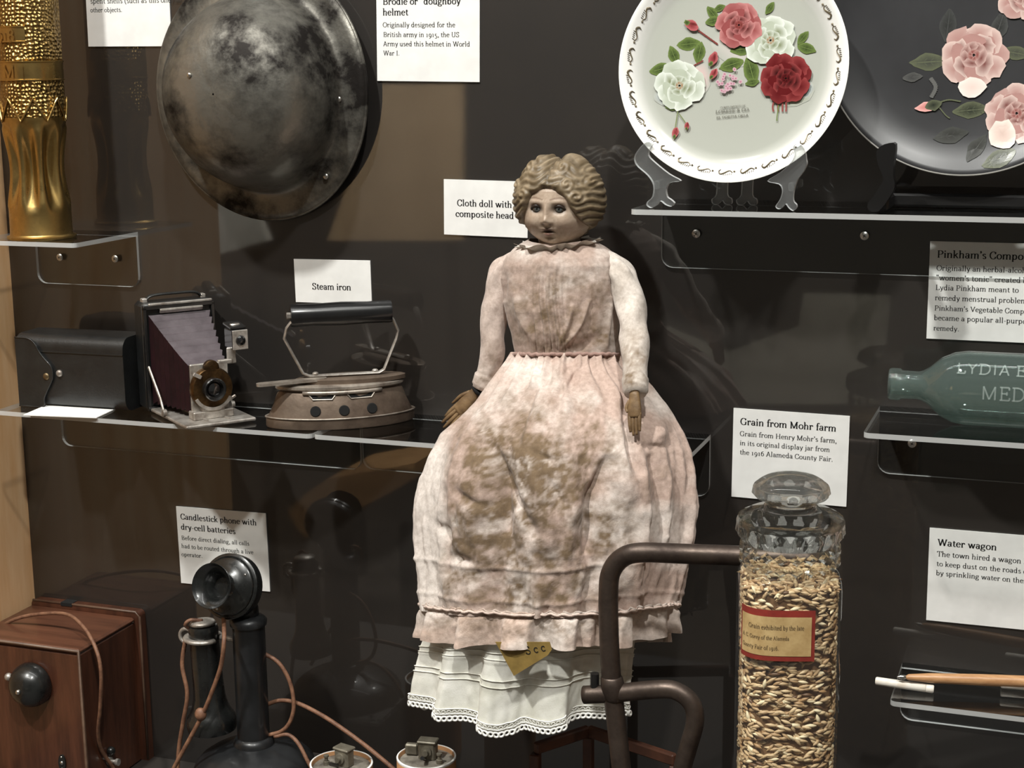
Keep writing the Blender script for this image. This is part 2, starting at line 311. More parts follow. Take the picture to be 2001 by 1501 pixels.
# ---------------------------------------------------------------- lettering: a broad-pen roman drawn stroke by stroke
def G(*s): return s
S_ = lambda *p: ('s', p)
L_ = lambda *p: ('l', p)
a_ = lambda cx, cy, rx, ry, t0=0, t1=360: ('a', (cx, cy, rx, ry, t0, t1))
f_ = lambda x, y, w=0.085: ('f', (x, y, w))
d_ = lambda x, y: ('d', (x, y))
arch = lambda x0, x1: S_((x0, .33), (x0 + .08, .43), (x1 - .08, .455), (x1, .35), (x1, .2), (x1, 0))
GL = {
 'a': (.50, G(S_((.10, .36), (.16, .45), (.27, .46), (.36, .38), (.36, .2), (.37, .06), (.47, .02)), a_(.215, .135, .135, .125))),
 'b': (.55, G(L_((.12, .01), (.12, .74)), a_(.28, .235, .165, .225), f_(.08, .73, .06))),
 'c': (.46, G(a_(.26, .235, .185, .225, 45, 318), d_(.385, .37))),
 'd': (.56, G(L_((.40, .0), (.40, .74)), a_(.24, .235, .165, .225), f_(.36, .73, .06), f_(.44, .01, .07))),
 'e': (.49, G(a_(.25, .235, .185, .225, 8, 322), L_((.08, .265), (.43, .265)))),
 'f': (.34, G(S_((.37, .67), (.30, .745), (.20, .70), (.165, .56), (.165, .3), (.165, 0)), L_((.04, .455), (.32, .455)), f_(.17, .015, .1))),
 'g': (.50, G(a_(.22, .315, .145, .145), a_(.235, -.085, .195, .105), S_((.13, .2), (.09, .1), (.17, .04), (.33, .02)), L_((.33, .42), (.47, .46)))),
 'h': (.57, G(L_((.12, 0), (.12, .74)), arch(.12, .42), f_(.12, .012), f_(.42, .012), f_(.08, .73, .06))),
 'i': (.29, G(L_((.14, 0), (.14, .46)), f_(.14, .012), f_(.10, .45, .06), d_(.14, .64))),
 'j': (.28, G(S_((.16, .46), (.16, .2), (.15, -.08), (.08, -.18), (-.01, -.17)), f_(.12, .45, .06), d_(.16, .64))),
 'k': (.54, G(L_((.12, 0), (.12, .74)), L_((.14, .2), (.40, .44)), L_((.24, .28), (.44, .01)), f_(.12, .012), f_(.44, .012, .07), f_(.40, .45, .07), f_(.08, .73, .06))),
 'l': (.29, G(L_((.14, 0), (.14, .74)), f_(.14, .012), f_(.10, .73, .06))),
 'm': (.86, G(L_((.12, 0), (.12, .46)), arch(.12, .42), arch(.42, .71), f_(.12, .012), f_(.42, .012), f_(.71, .012), f_(.08, .45, .06))),
 'n': (.58, G(L_((.12, 0), (.12, .46)), arch(.12, .43), f_(.12, .012), f_(.43, .012), f_(.08, .45, .06))),
 'o': (.53, G(a_(.265, .235, .195, .225),)),
 'p': (.56, G(L_((.12, -.2), (.12, .46)), a_(.28, .235, .165, .225), f_(.12, -.19), f_(.08, .45, .06))),
 'q': (.55, G(L_((.42, -.2), (.42, .46)), a_(.26, .235, .165, .225), f_(.42, -.19))),
 'r': (.42, G(L_((.12, 0), (.12, .46)), S_((.12, .32), (.19, .42), (.29, .46), (.36, .42)), f_(.13, .012), f_(.08, .45, .06), d_(.345, .40))),
 's': (.43, G(S_((.33, .38), (.24, .46), (.13, .42), (.12, .31), (.22, .25), (.33, .18), (.34, .06), (.22, .01), (.09, .08)),)),
 't': (.36, G(S_((.16, .60), (.16, .35), (.16, .12), (.22, .02), (.34, .05)), L_((.04, .455), (.32, .455)))),
 'u': (.57, G(S_((.12, .46), (.12, .25), (.13, .08), (.23, .01), (.34, .05), (.42, .14)), L_((.42, 0), (.42, .46)), f_(.08, .45, .06), f_(.38, .45, .06), f_(.46, .012, .06))),
 'v': (.50, G(L_((.08, .46), (.25, 0)), L_((.25, 0), (.42, .46)), f_(.08, .45, .08), f_(.42, .45, .07))),
 'w': (.76, G(L_((.08, .46), (.24, 0)), L_((.24, 0), (.38, .44)), L_((.38, .44), (.53, 0)), L_((.53, 0), (.68, .46)), f_(.08, .45, .08), f_(.38, .45, .07), f_(.68, .45, .07))),
 'x': (.50, G(L_((.08, .46), (.42, 0)), L_((.42, .46), (.08, 0)), f_(.08, .45, .07), f_(.42, .45, .07), f_(.08, .012, .07), f_(.42, .012, .07))),
 'y': (.50, G(L_((.08, .46), (.26, .0)), S_((.42, .46), (.27, .02), (.2, -.14), (.08, -.18)), f_(.08, .45, .08), f_(.42, .45, .07))),
 'z': (.45, G(L_((.06, .45), (.38, .45)), L_((.38, .45), (.06, .02)), L_((.06, .015), (.39, .015)))),
 'A': (.68, G(L_((.33, .70), (.08, 0)), L_((.33, .70), (.58, 0)), L_((.16, .22), (.49, .22)), f_(.08, .012, .09), f_(.58, .012, .09))),
 'B': (.65, G(L_((.15, 0), (.15, .69)), a_(.30, .52, .2, .17, -90, 90), a_(.32, .18, .24, .17, -90, 90), L_((.06, .68), (.3, .68)), L_((.06, .012), (.32, .012)), L_((.15, .355), (.32, .355)))),
 'C': (.64, G(a_(.35, .35, .28, .35, 48, 312), L_((.54, .48), (.56, .68)), L_((.54, .22), (.56, .06)))),
 'D': (.74, G(L_((.16, 0), (.16, .69)), a_(.32, .345, .33, .335, -90, 90), L_((.06, .68), (.34, .68)), L_((.06, .012), (.34, .012)))),
 'E': (.62, G(L_((.16, 0), (.16, .69)), L_((.06, .68), (.53, .68)), L_((.06, .012), (.55, .012)), L_((.16, .36), (.42, .36)), L_((.53, .68), (.53, .54)), L_((.55, .012), (.56, .16)), L_((.42, .27), (.42, .45)))),
 'F': (.58, G(L_((.16, 0), (.16, .69)), L_((.06, .68), (.51, .68)), L_((.16, .35), (.40, .35)), L_((.51, .68), (.51, .53)), L_((.40, .27), (.40, .43)), f_(.16, .012, .1))),
 'G': (.72, G(a_(.36, .35, .29, .35, 48, 325), L_((.58, .02), (.58, .31)), f_(.58, .30, .1), L_((.55, .5), (.57, .68)))),
 'H': (.80, G(L_((.16, 0), (.16, .69)), L_((.62, 0), (.62, .69)), L_((.16, .355), (.62, .355)), f_(.16, .012, .1), f_(.62, .012, .1), f_(.16, .68, .1), f_(.62, .68, .1))),
 'I': (.38, G(L_((.19, 0), (.19, .69)), f_(.19, .012, .1), f_(.19, .68, .1))),
 'K': (.70, G(L_((.16, 0), (.16, .69)), L_((.2, .32), (.54, .67)), L_((.3, .4), (.6, .01)), f_(.16, .012, .1), f_(.16, .68, .1), f_(.54, .68, .09), f_(.6, .012, .09))),
 'L': (.58, G(L_((.16, 0), (.16, .69)), L_((.06, .012), (.52, .012)), L_((.52, .012), (.53, .18)), f_(.16, .68, .1))),
 'M': (.90, G(L_((.15, 0), (.15, .69)), L_((.15, .69), (.44, .02)), L_((.44, .02), (.73, .69)), L_((.73, 0), (.73, .69)), f_(.15, .012, .09), f_(.73, .012, .1), f_(.11, .68, .08), f_(.77, .68, .08))),
 'N': (.76, G(L_((.14, 0), (.14, .69)), L_((.14, .69), (.6, .01)), L_((.6, 0), (.6, .69)), f_(.14, .012, .09), f_(.6, .68, .09), f_(.1, .68, .07))),
 'O': (.73, G(a_(.365, .345, .3, .345),)),
 'P': (.62, G(L_((.16, 0), (.16, .69)), a_(.32, .50, .22, .18, -90, 90), L_((.06, .68), (.33, .68)), L_((.16, .32), (.33, .32)), f_(.16, .012, .1))),
 'R': (.70, G(L_((.16, 0), (.16, .69)), a_(.32, .51, .2, .17, -90, 90), L_((.06, .68), (.33, .68)), L_((.16, .34), (.33, .34)), L_((.33, .34), (.6, .01)), f_(.16, .012, .1), f_(.62, .012, .06))),
 'S': (.56, G(S_((.44, .56), (.38, .67), (.24, .69), (.12, .6), (.14, .46), (.28, .37), (.44, .27), (.46, .11), (.34, .01), (.19, .02), (.10, .13)), L_((.45, .52), (.46, .68)), L_((.09, .02), (.1, .18)))),
 'T': (.62, G(L_((.31, 0), (.31, .69)), L_((.05, .68), (.57, .68)), L_((.05, .68), (.04, .53)), L_((.57, .68), (.58, .53)), f_(.31, .012, .1))),
 'U': (.74, G(S_((.16, .69), (.16, .4), (.16, .2), (.24, .04), (.38, .005), (.52, .04), (.6, .2), (.6, .4), (.6, .69)), f_(.16, .68, .1), f_(.6, .68, .1))),
 'V': (.68, G(L_((.10, .69), (.34, 0)), L_((.34, 0), (.58, .69)), f_(.1, .68, .1), f_(.58, .68, .09))),
 'W': (.98, G(L_((.10, .69), (.29, 0)), L_((.29, 0), (.49, .68)), L_((.49, .68), (.69, 0)), L_((.69, 0), (.88, .69)), f_(.1, .68, .1), f_(.49, .68, .08), f_(.88, .68, .09))),
 'Y': (.66, G(L_((.1, .69), (.33, .32)), L_((.56, .69), (.33, .32)), L_((.33, 0), (.33, .34)), f_(.1, .68, .09), f_(.56, .68, .09), f_(.33, .012, .1))),
 '1': (.42, G(L_((.21, 0), (.21, .46)), f_(.21, .012, .1), L_((.1, .43), (.2, .46)))),
 '5': (.50, G(a_(.23, -.0, .17, .19, -140, 100), L_((.13, .18), (.13, .45)), L_((.13, .44), (.4, .44)))),
 '6': (.54, G(a_(.27, .22, .17, .21), S_((.1, .24), (.12, .46), (.24, .62), (.42, .68)))),
 '8': (.54, G(a_(.27, .52, .15, .155), a_(.27, .185, .185, .18))),
 '9': (.54, G(a_(.27, .25, .17, .21), S_((.44, .23), (.42, .02), (.3, -.14), (.12, -.2)))),
 '.': (.25, G(d_(.12, .05),)), ',': (.25, G(d_(.12, .05), S_((.15, .04), (.14, -.06), (.07, -.13)))),
 "'": (.21, G(d_(.1, .68), S_((.13, .68), (.12, .58), (.06, .52)))),
 '"': (.40, G(d_(.1, .68), S_((.13, .68), (.12, .58), (.06, .52)), d_(.27, .68), S_((.30, .68), (.29, .58), (.23, .52)))),
 '(': (.36, G(S_((.3, .76), (.16, .58), (.12, .3), (.16, .02), (.3, -.16)),)), ')': (.36, G(S_((.06, .76), (.2, .58), (.24, .3), (.2, .02), (.06, -.16)),)),
 '-': (.36, G(L_((.06, .24), (.3, .24)),)), '&': (.7, G(a_(.3, .53, .14, .15), a_(.28, .18, .19, .18), L_((.38, .3), (.62, 0)))), ' ': (.26, G()),
}
def text2d(s, size, x0=0.0, y0=0.0, bold=True, width=None, sans=False):
    """one line of lettering as a flat shape: points (n, 2) and faces; 'size' is the em; width stretches the line to fit"""
    T, th = (0.130, 0.052) if bold else (0.105, 0.046)
    if sans: T, th = 0.085, 0.085
    V, F, x = [], [], 0.0
    def strip(p):
        p = A(p); t = np.gradient(p, axis=0); t /= np.linalg.norm(t, axis=1)[:, None] + 1e-9
        wd = th + (T - th)*np.abs(t[:, 1])**1.3
        nr = np.stack([-t[:, 1], t[:, 0]], 1)*wd[:, None]/2
        n = len(V)
        for q in range(len(p)): V.append(p[q] + nr[q]); V.append(p[q] - nr[q])
        for q in range(len(p) - 1): F.append((n + 2*q, n + 2*q + 1, n + 2*q + 3, n + 2*q + 2))
    for ch in s:
        adv, st = GL[ch]
        for k, d in st:
            if k == 'l': strip([(x + a, b) for a, b in d])
            elif k == 's': strip(spline([(x + a, b) for a, b in d], 4))
            elif k == 'a':
                cx, cy, rx, ry, t0, t1 = d; t = np.radians(np.linspace(t0, t1, 19))
                strip(np.stack([x + cx + rx*np.cos(t), cy + ry*np.sin(t)], 1))
            elif k == 'f':
                if sans: continue
                cx, cy, wd = d; n = len(V); h = th*0.5
                V.extend([A((x + cx - wd, cy - h)), A((x + cx + wd, cy - h)), A((x + cx + wd, cy + h)), A((x + cx - wd, cy + h))]); F.append((n, n + 1, n + 2, n + 3))
            elif k == 'd':
                cx, cy = d; n = len(V); r = T*0.56
                for q in range(8): V.append(A((x + cx + r*math.cos(q*PI/4), cy + r*math.sin(q*PI/4))))
                F.append(tuple(range(n, n + 8)))
        x += adv
    V = A(V)*(width/x if width else size)
    return V + A((x0, y0)), F
def textlines(lines):
    """[(string, em, x, y, bold, width)] -> one flat shape"""
    Vs, Fs, n = [], [], 0
    for s, size, x, y, b, wd in lines:
        v, f = text2d(s, size, x, y, b, wd); Vs.append(v); Fs += [tuple(i + n for i in q) for q in f]; n += len(v)
    return np.concatenate(Vs), Fs

# ---------------------------------------------------------------- caption cards on the back panel
def card(tl, trc, bl, label, lines, y=-0.0004):
    """corner pixels; lines: (string, em px, x px, baseline px, bold, width px) measured in the photograph"""
    a, b, c = P(*tl, y), P(*trc, y), P(*bl, y)
    ex = b - a; wd = np.linalg.norm(ex); ex /= wd
    ez = A((-ex[2], 0, ex[0])); h = abs(np.dot(c - a, ez)); o = a - ez*h
    t = thing('caption_card', label, 'card', (o[0], y, o[2]), (0, -math.atan2(ex[2], ex[0]), 0), 'printed caption cards')
    mk('sheet', tr(box(wd, 0.0012, h), (wd/2, -0.0007, h/2)), M_CARD, t)
    def loc(px, py):
        d = P(px, py, y) - o; return np.dot(d, ex), np.dot(d, ez)
    sc = wd/math.hypot(trc[0] - tl[0], trc[1] - tl[1])
    for bold, nm, ink in ((True, 'heading', M_INK), (False, 'body_text', M_INK2)):
        out = []
        for s, em, x, yy, bb, wpx in lines:
            if bb != bold: continue
            lx, lz = loc(x, yy); out.append((s, em*sc, lx, lz, bb, wpx*sc if wpx else None))
        if out:
            v, f = textlines(out)
            mk(nm, (np.stack([v[:, 0], np.full(len(v), -0.0015), v[:, 1]], 1), f), ink, t)
    return t
card((168, -22), (331, -25), (174, 91), 'white caption card ending with the words other objects, above the brass shell',
     [('ammunition casings and other', 19, 181, -12, False, 150), ('spent shells (such as this one) in', 19, 178, 7, False, 176), ('other objects.', 19, 178, 24, False, 63)])
card((736, -30), (938, -32), (742, 158), 'white caption card about the doughboy helmet, beside the steel helmet',
     [('Brodie or "doughboy', 25, 749, 9, True, 153), ('helmet', 25, 749, 30, True, 51), ('Originally designed for the', 19, 749, 53, False, 143),
      ('British army in 1915, the US', 19, 750, 72, False, 150), ('Army used this helmet in World', 19, 750, 90, False, 171), ('War I.', 19, 750, 108, False, 33)])
card((868, 350), (1032, 355), (872, 458), 'white caption card reading Cloth doll with composite head',
     [('Cloth doll with', 25, 894, 402, True, 108), ('composite head', 25, 891, 423, True, 115)])
card((575, 506), (724, 509), (578, 590), 'small white caption card reading Steam iron', [('Steam iron', 24, 611, 565, True, 77)])
card((345, 989), (520, 1003), (349, 1138), 'white caption card about the candlestick phone, behind the mouthpiece',
     [('Candlestick phone with', 24, 354, 1014, True, 150), ('dry-cell batteries', 24, 355, 1034, True, 108), ('Before direct dialing, all calls', 19, 356, 1054, False, 134),
      ('had to be routed through a live', 19, 356, 1070, False, 142), ('operator.', 19, 356, 1086, False, 42)])
card((1434, 797), (1661, 813), (1432, 970), 'white caption card about grain from the Mohr farm, behind the jar lid',
     [('Grain from Mohr farm', 28, 1447, 829, True, 189), ('Grain from Henry Mohr\'s farm,', 22, 1446, 851, False, 191),
      ('in its original display jar from', 22, 1446, 869, False, 178), ('the 1916 Alameda County Fair.', 22, 1446, 887, False, 184)])
card((1818, 471), (2062, 477), (1808, 661), 'white caption card about a herbal compound, above the aqua bottle',
     [('Pinkham\'s Compound', 27, 1831, 503, True, 207), ('Originally an herbal-alcohol', 22, 1830, 528, False, 190), ('"women\'s tonic" created by', 22, 1829, 547, False, 188),
      ('Lydia Pinkham meant to', 22, 1828, 566, False, 165), ('remedy menstrual problems.', 22, 1827, 586, False, 193), ('Pinkham\'s Vegetable Compound', 22, 1826, 606, False, 211),
      ('became a popular all-purpose', 22, 1825, 625, False, 198), ('remedy.', 22, 1824, 645, False, 52)])
card((1817, 1031), (2062, 1051), (1811, 1211), 'white caption card about a water wagon, above the slim pen',
     [('Water wagon', 28, 1832, 1065, True, 118), ('The town hired a wagon like', 22, 1831, 1086, False, 196), ('to keep dust on the roads down', 22, 1830, 1105, False, 208), ('by sprinkling water on them.', 22, 1829, 1123, False, 190)])

# ---------------------------------------------------------------- clear acrylic shelves: a plate and a back flange screwed to the panel
TH = 0.005
def shelf(label, xa, xb, z, drop, depth, screws, round_front=False):
    x0, x1 = xa, xb; w = x1 - x0
    t = thing('acrylic_shelf', label, 'shelf', (x0, 0, z), (0, 0, 0), 'clear acrylic wall shelves')
    m = prism(rrect(w, depth, 0.006, 4, 0, -depth, (0, 0, 1, 1)), -TH)
    n = len(m[1]); mk('shelf_plate', m, [M_ACR, M_EDGE], t, matidx=[0, 0] + [1]*(n - 2))
    m = prism(rrect(w, drop, 0.012, 5, 0, -drop, (0, 0, 1, 1)), -0.004, 1); m = tr(m, (0, -0.0003, -TH))
    n = len(m[1]); mk('back_flange', m, [M_ACR, M_EDGE], t, matidx=[0, 0] + [1]*(n - 2))
    for px, py in screws:
        p = P(px, py, -0.005); q = (p[0] - x0, -0.0044, p[2] - z)
        s = mk('screw', tr(lathe([(0.0001, 0.0016), (0.003, 0.0014), (0.0042, 0.0004), (0.0042, 0)][::-1], 20), q, (PI/2, 0, 0)), M_STEEL, t, 40)
        mk('screw_recess', tr(join([box(0.0035, 0.0007, 0.0004), box(0.0007, 0.0035, 0.0004)]), (q[0], q[1] - 0.0015, q[2]), (PI/2, 0.6, 0)), M_INK, t)
    return t
DEP = 0.122
ZP = P(1290, 388)[2]; ZB = P(1720, 793)[2]; ZN = P(1760, 1294)[2]; ZS = P(708, 802)[2]; ZV = P(268, 453)[2]
RX = XL + 1.74
shelf('clear shelf under the flowered plate and the black plate', P(1300, 450)[0] - 0.003, RX, ZP, ZP - P(1310, 522)[2] - TH, DEP, ((1360, 457), (1689, 461)))
shelf('clear shelf holding the aqua glass bottle', P(1717, 860)[0], RX, ZB, ZB - P(1722, 923)[2] - TH, DEP, ((1782, 867),))
shelf('clear shelf holding the slim wooden pen', P(1763, 1296)[0], RX, ZN, 0.055, 0.105, ())
shelf('clear shelf holding the folding camera', P(124, 840)[0], P(707, 880)[0], ZS, ZS - P(560, 905)[2] - TH, DEP, ())
shelf('clear shelf holding the iron and the seated doll', P(711, 880)[0], P(1388, 900)[0], ZS, ZS - P(1340, 966)[2] - TH, DEP, ())
shelf('small clear shelf under the brass shell', P(76, 520)[0], P(272, 500)[0], ZV, ZV - P(240, 559)[2] - TH, DEP, ((116, 503), (224, 506)))

# ---------------------------------------------------------------- trench-art brass shell on the small shelf
M_BRASS = mat('brass', srgb(196, 166, 106), 0.26, 1.0, col2=srgb(140, 112, 62), scale=25, contrast=(0.4, 0.7), rough2=0.5, bump=0.15, bscale=60)
M_BRASSH = mat('brass_hammered', srgb(178, 148, 92), 0.34, 1.0, col2=srgb(112, 88, 48), scale=30, contrast=(0.35, 0.65))
def hammer_bump(m, scale, strength=0.9, dist=0.003):
    nt = m.node_tree; N = nt.nodes; L = nt.links
    tc = N.new('ShaderNodeTexCoord'); v = N.new('ShaderNodeTexVoronoi'); v.inputs['Scale'].default_value = scale; v.inputs['Randomness'].default_value = 0.55
    bp = N.new('ShaderNodeBump'); bp.inputs['Strength'].default_value = strength; bp.inputs['Distance'].default_value = dist
    L.new(tc.outputs['Object'], v.inputs['Vector']); L.new(v.outputs['Distance'], bp.inputs['Height'])
    L.new(bp.outputs[0], N['Principled BSDF'].inputs['Normal'])
hammer_bump(M_BRASSH, 250)
b0 = P(77, 466, -0.088)
VX, VY = b0[0], -0.083
t = thing('brass_shell_vase', 'hammered brass artillery shell vase with fluted waist and stamped bands', 'vase', (VX, VY, ZV), (0, 0, 0.0))
def zpx(py, px=70): return P(px, py, VY)[2] - ZV
n = 160; th = np.arange(n)*2*PI/n
def fl_ring(r, z, amp=0.0, ph=0.0, nf=8):
    c = np.cos(nf*th + ph); rr = r + amp*(np.sign(c)*np.abs(c)**0.7)
    return np.stack([rr*np.cos(th), rr*np.sin(th), np.full(n, z)], 1)
R = []
for r, z, am in ((0.033, 0.0, 0), (0.0368, 0.0, 0), (0.0376, 0.0012, 0), (0.0376, 0.003, 0), (0.0345, 0.0042, 0), (0.0338, 0.006, 0), (0.0335, 0.028, 0), (0.0332, 0.033, 0.0004)):
    R.append(fl_ring(r, z, am))
zw0, zw1 = 0.033, zpx(243)
for q in np.linspace(0, 1, 22)[1:]:
    z = zw0 + (zw1 - zw0)*q
    r = 0.0332 - 0.0085*math.sin(PI*min(1, q*1.02))**1.2
    R.append(fl_ring(r, z, 0.0042*math.sin(PI*q)**0.6 + 0.0004, 0.25*q))
R.append(fl_ring(0.0345, zw1 + 0.004)); R.append(fl_ring(0.0348, zw1 + 0.008))
mk('fluted_base', rings(R, True, False), M_BRASS, t, 60)
zt = zpx(-190)
R = [fl_ring(r, z) for r, z in ((0.0346, zw1 + 0.008), (0.0346, zpx(120)), (0.0345, zpx(60)), (0.0343, zpx(-150)), (0.0343, zt), (0.0325, zt), (0.0325, zt - 0.03))]
mk('hammered_body', rings(R, False, True), M_BRASSH, t, 60)
def ring_map(v, r, a0):                                   # flat (u along the arc, v up) wrapped on a cylinder, u in metres, facing -y at a0 = 0
    a = -PI/2 + a0 + v[:, 0]/r
    return np.stack([r*np.cos(a), r*np.sin(a), v[:, 1]], 1)
def band(z0, z1, r, h, a0=-PI, a1=PI):
    a = np.linspace(a0, a1, 90) - PI/2
    Rr = [[(rr*math.cos(x), rr*math.sin(x), z) for x in a] for rr, z in ((r - .001, z0), (r + h, z0), (r + h, z0 + .0012), (r + h*.3, z0 + .0016), (r + h*.3, z1 - .0016), (r + h, z1 - .0012), (r + h, z1), (r - .001, z1))]
    V = A(Rr); return (V.reshape(-1, 3), gridfaces(8, 90))
mk('stamped_band', band(zpx(157), zpx(119), 0.0346, 0.0012), M_BRASS, t, 40)
mk('date_plaque', band(zpx(83), zpx(52), 0.0346, 0.0012, -0.95, 0.55), M_BRASS, t, 40)
zz = []
for k in range(16*8):                                     # zigzag ridge above the flutes
    q = k/8; a = 2*PI*q/16 + 0.25; f = q % 2; f = f if f < 1 else 2 - f
    zz.append((.0358*math.cos(a), .0358*math.sin(a), zpx(236)*(1 - f) + zpx(192)*f))
mk('zigzag_ridge', tube(zz, 0.0013, 6, closed=True), M_BRASS, t, 60)
for s, a0, z, em in (('1918', -0.62, zpx(80), 0.0165), ('M', -0.30, zpx(152), 0.020), ('I', 0.30, zpx(152), 0.020)):
    v, f = text2d(s, em, 0, 0, True, None, True)
    mk('stamped_letters', (ring_map(v + A((0, z)), 0.0364, a0), f), M_BRASS, t)

# ---------------------------------------------------------------- steel helmet hung on the panel, crown outwards
M_HELM = mat('worn_steel', srgb(130, 127, 119), 0.34, 0.70, col2=srgb(28, 24, 21), scale=11, detail=10, contrast=(0.42, 0.60), rough2=0.62, bump=0.35, bscale=90, dist=0.002)
hc = P(513, 180, -0.012)
t = thing('steel_helmet', 'dented grey steel brimmed helmet mounted crown outwards on the panel', 'helmet', (hc[0], 0, hc[2]))
n = 96; th = np.arange(n)*2*PI/n
def hring(a, b, y, wob=0.0):
    k = 1 + wob*np.cos(2*th + 0.4)
    return np.stack([a*k*np.cos(th) , np.full(n, y) - 0.006*np.cos(2*th)*(a/0.12), b*k*np.sin(th)], 1)
prof = [(0.124, 0.135, -0.010), (0.1270, 0.1385, -0.0115), (0.1265, 0.1380, -0.0140), (0.119, 0.130, -0.0148), (0.109, 0.119, -0.0156), (0.1025, 0.1115, -0.0168), (0.0990, 0.1075, -0.0200), (0.0970, 0.1050, -0.028), (0.0955, 0.1030, -0.038),
        (0.0935, 0.101, -0.050), (0.089, 0.096, -0.064), (0.082, 0.088, -0.079), (0.071, 0.076, -0.093), (0.054, 0.058, -0.105), (0.034, 0.037, -0.113), (0.015, 0.016, -0.1165), (0.001, 0.001, -0.117)]
m = rings([hring(*q) for q in prof][::-1], False, False)
V = m[0]; V[:, 1] += 0.0035*(fbm(V[:, 0]*30 + 9, V[:, 2]*30 + 4, 3) - 0.5)*(V[:, 1] < -0.03)
shell = mk('bowl', (V, m[1]), M_HELM, t, True)
mk('rolled_rim', tube(hring(0.1267, 0.1382, -0.0115), 0.0022, 8, closed=True), M_HELM, t, True)
mk('hanger', tr(lathe([(0.012, 0), (0.012, 0.012)], 16), (0, 0.0, 0), (PI/2, 0, 0)), M_STEEL, t)
for px, py, rr in ((660, 194, 0.0032), (397, 146, 0.0026), (628, 346, 0.0034)):
    c = P(px, py, -0.028 if px > 600 else -0.087)
    lx, lz = c[0] - hc[0], c[2] - hc[2]
    # sit the rivet on the steel: profile radius -> depth
    k = math.hypot(lx/0.1270, lz/0.1385); yy = np.interp(k*0.1270, [q[0] for q in prof[1:]][::-1], [q[2] for q in prof[1:]][::-1])
    mk('rivet', tr(sphere(rr, 14, 8, (1, 0.6, 1)), (lx, yy - 0.002, lz)), M_STEEL, t, True)

# ---------------------------------------------------------------- leather camera case on the left of the shelf
M_LEATHER = mat('black_leather', srgb(30, 31, 31), 0.42, col2=srgb(20, 20, 20), scale=40, bump=0.25, bscale=420, coat=0.15)
M_LEATHER2 = mat('worn_black_leather', srgb(36, 37, 36), 0.38, col2=srgb(22, 22, 22), scale=30, bump=0.2, bscale=400, coat=0.15)
M_NICKEL = mat('nickel', srgb(214, 209, 202), 0.42, 0.75, col2=srgb(140, 131, 122), scale=60, rough2=0.5)
M_BLACKM = mat('black_enamel', srgb(20, 20, 21), 0.25, col2=srgb(34, 33, 32), scale=50, coat=0.4)
ca, cb = Pz(46, 797, ZS), Pz(300, 798, ZS)
w = 0.138; ang = math.atan2(0.004, 0.10)
t = thing('leather_camera_case', 'closed black leather camera case with rounded snap flap', 'camera case', (-0.5640, -0.094, ZS), (0, 0, ang))
h = P(60, 650, -0.08)[2] - ZS
def rprism(poly, x0, x1):                               # outline in (y, z) swept along x
    p = A(poly); return rings([[(x0, q[0], q[1]) for q in p], [(x1, q[0], q[1]) for q in p]])
body = rrect(0.062, h, 0.014, 6)
mk('case_body', rprism(body, 0, w), M_LEATHER, t, 50)
flap = spline([(0.0, 0.0015), (0.030, 0.002), (0.033, 0.012), (0.0395, 0.024), (0.046, 0.036), (0.045, 0.048), (0.036, 0.058), (0.030, 0.066), (0.026, h - 0.010), (0.018, h - 0.004), (0.0, h - 0.003)], 5)
m = prism(flap, -0.0028, 1); mk('snap_flap', tr(m, (0.002, -0.0002, 0)), M_LEATHER2, t, 40)
mk('flap_edge', tube([(p[0] + 0.002, -0.0028, p[1]) for p in flap], 0.0009, 6), M_LEATHER2, t, True)
mk('rivet', tr(sphere(0.0042, 16, 8, (1, .5, 1)), (0.040, -0.003, 0.037)), mat('dull_brass', srgb(120, 104, 78), 0.45, 0.9), t, True)
mk('snap_stud', tr(sphere(0.0040, 16, 8, (1, .7, 1)), (0.056, -0.001, 0.041)), M_NICKEL, t, True)
mk('lid_seam', tr(box(w - 0.02, 0.0012, 0.0012), (w/2 + 0.01, -0.0004, h*0.78)), M_LEATHER2, t)

# ---------------------------------------------------------------- folding camera with bellows
M_BELL = mat('bellows_cloth', srgb(38, 15, 20), 0.55, col2=srgb(27, 11, 14), scale=40, spec=0.2)
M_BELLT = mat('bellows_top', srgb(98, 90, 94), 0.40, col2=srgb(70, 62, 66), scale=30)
M_BRASS2 = mat('aged_brass', srgb(112, 88, 58), 0.35, 1.0, col2=srgb(66, 50, 34), scale=70, rough2=0.5)
M_LENS = mat('lens_glass', srgb(18, 18, 20), 0.05, spec=0.8, coat=1.0)
hd = math.radians(52)                                   # how far the camera is turned to the right
c0 = Pz(362, 806, ZS)
fx = A((math.sin(hd), -math.cos(hd), 0)); sx = A((math.cos(hd), math.sin(hd), 0))
t = thing('folding_camera', 'antique folding camera with maroon bellows and nickel drop bed', 'camera', (-0.3760, -0.0490, ZS), (0, 0, hd))
# local: x across, -y forward (to the lens), z up; the hinge is at y = 0
W2 = 0.0415; HB = P(345, 590, -0.05)[2] - ZS
body = box(2*W2, 0.030, HB, 0.004)
mk('body', tr(body, (0, 0.0165, HB/2 + 0.001)), M_LEATHER, t, 40)
mk('body_frame', join([tr(box(0.004, 0.006, HB - 0.006, 0.0008), (s*(W2 - 0.002), 0.0005, HB/2)) for s in (-1, 1)] + [tr(box(2*W2, 0.006, 0.005, 0.0008), (0, 0.0005, HB - 0.004))]), M_BLACKM, t)
mk('carry_strap', tube(spline([(-0.034, 0.016, HB), (-0.026, 0.016, HB + 0.007), (0, 0.016, HB + 0.008), (0.026, 0.016, HB + 0.007), (0.034, 0.016, HB)], 6), 0.0045, 8, flat=0.35, ref=(0, 1, 0)), M_LEATHER2, t, True)
for s in (-1, 1): mk('strap_post', tr(box(0.006, 0.009, 0.006, 0.001), (s*0.034, 0.016, HB + 0.002)), M_NICKEL, t)
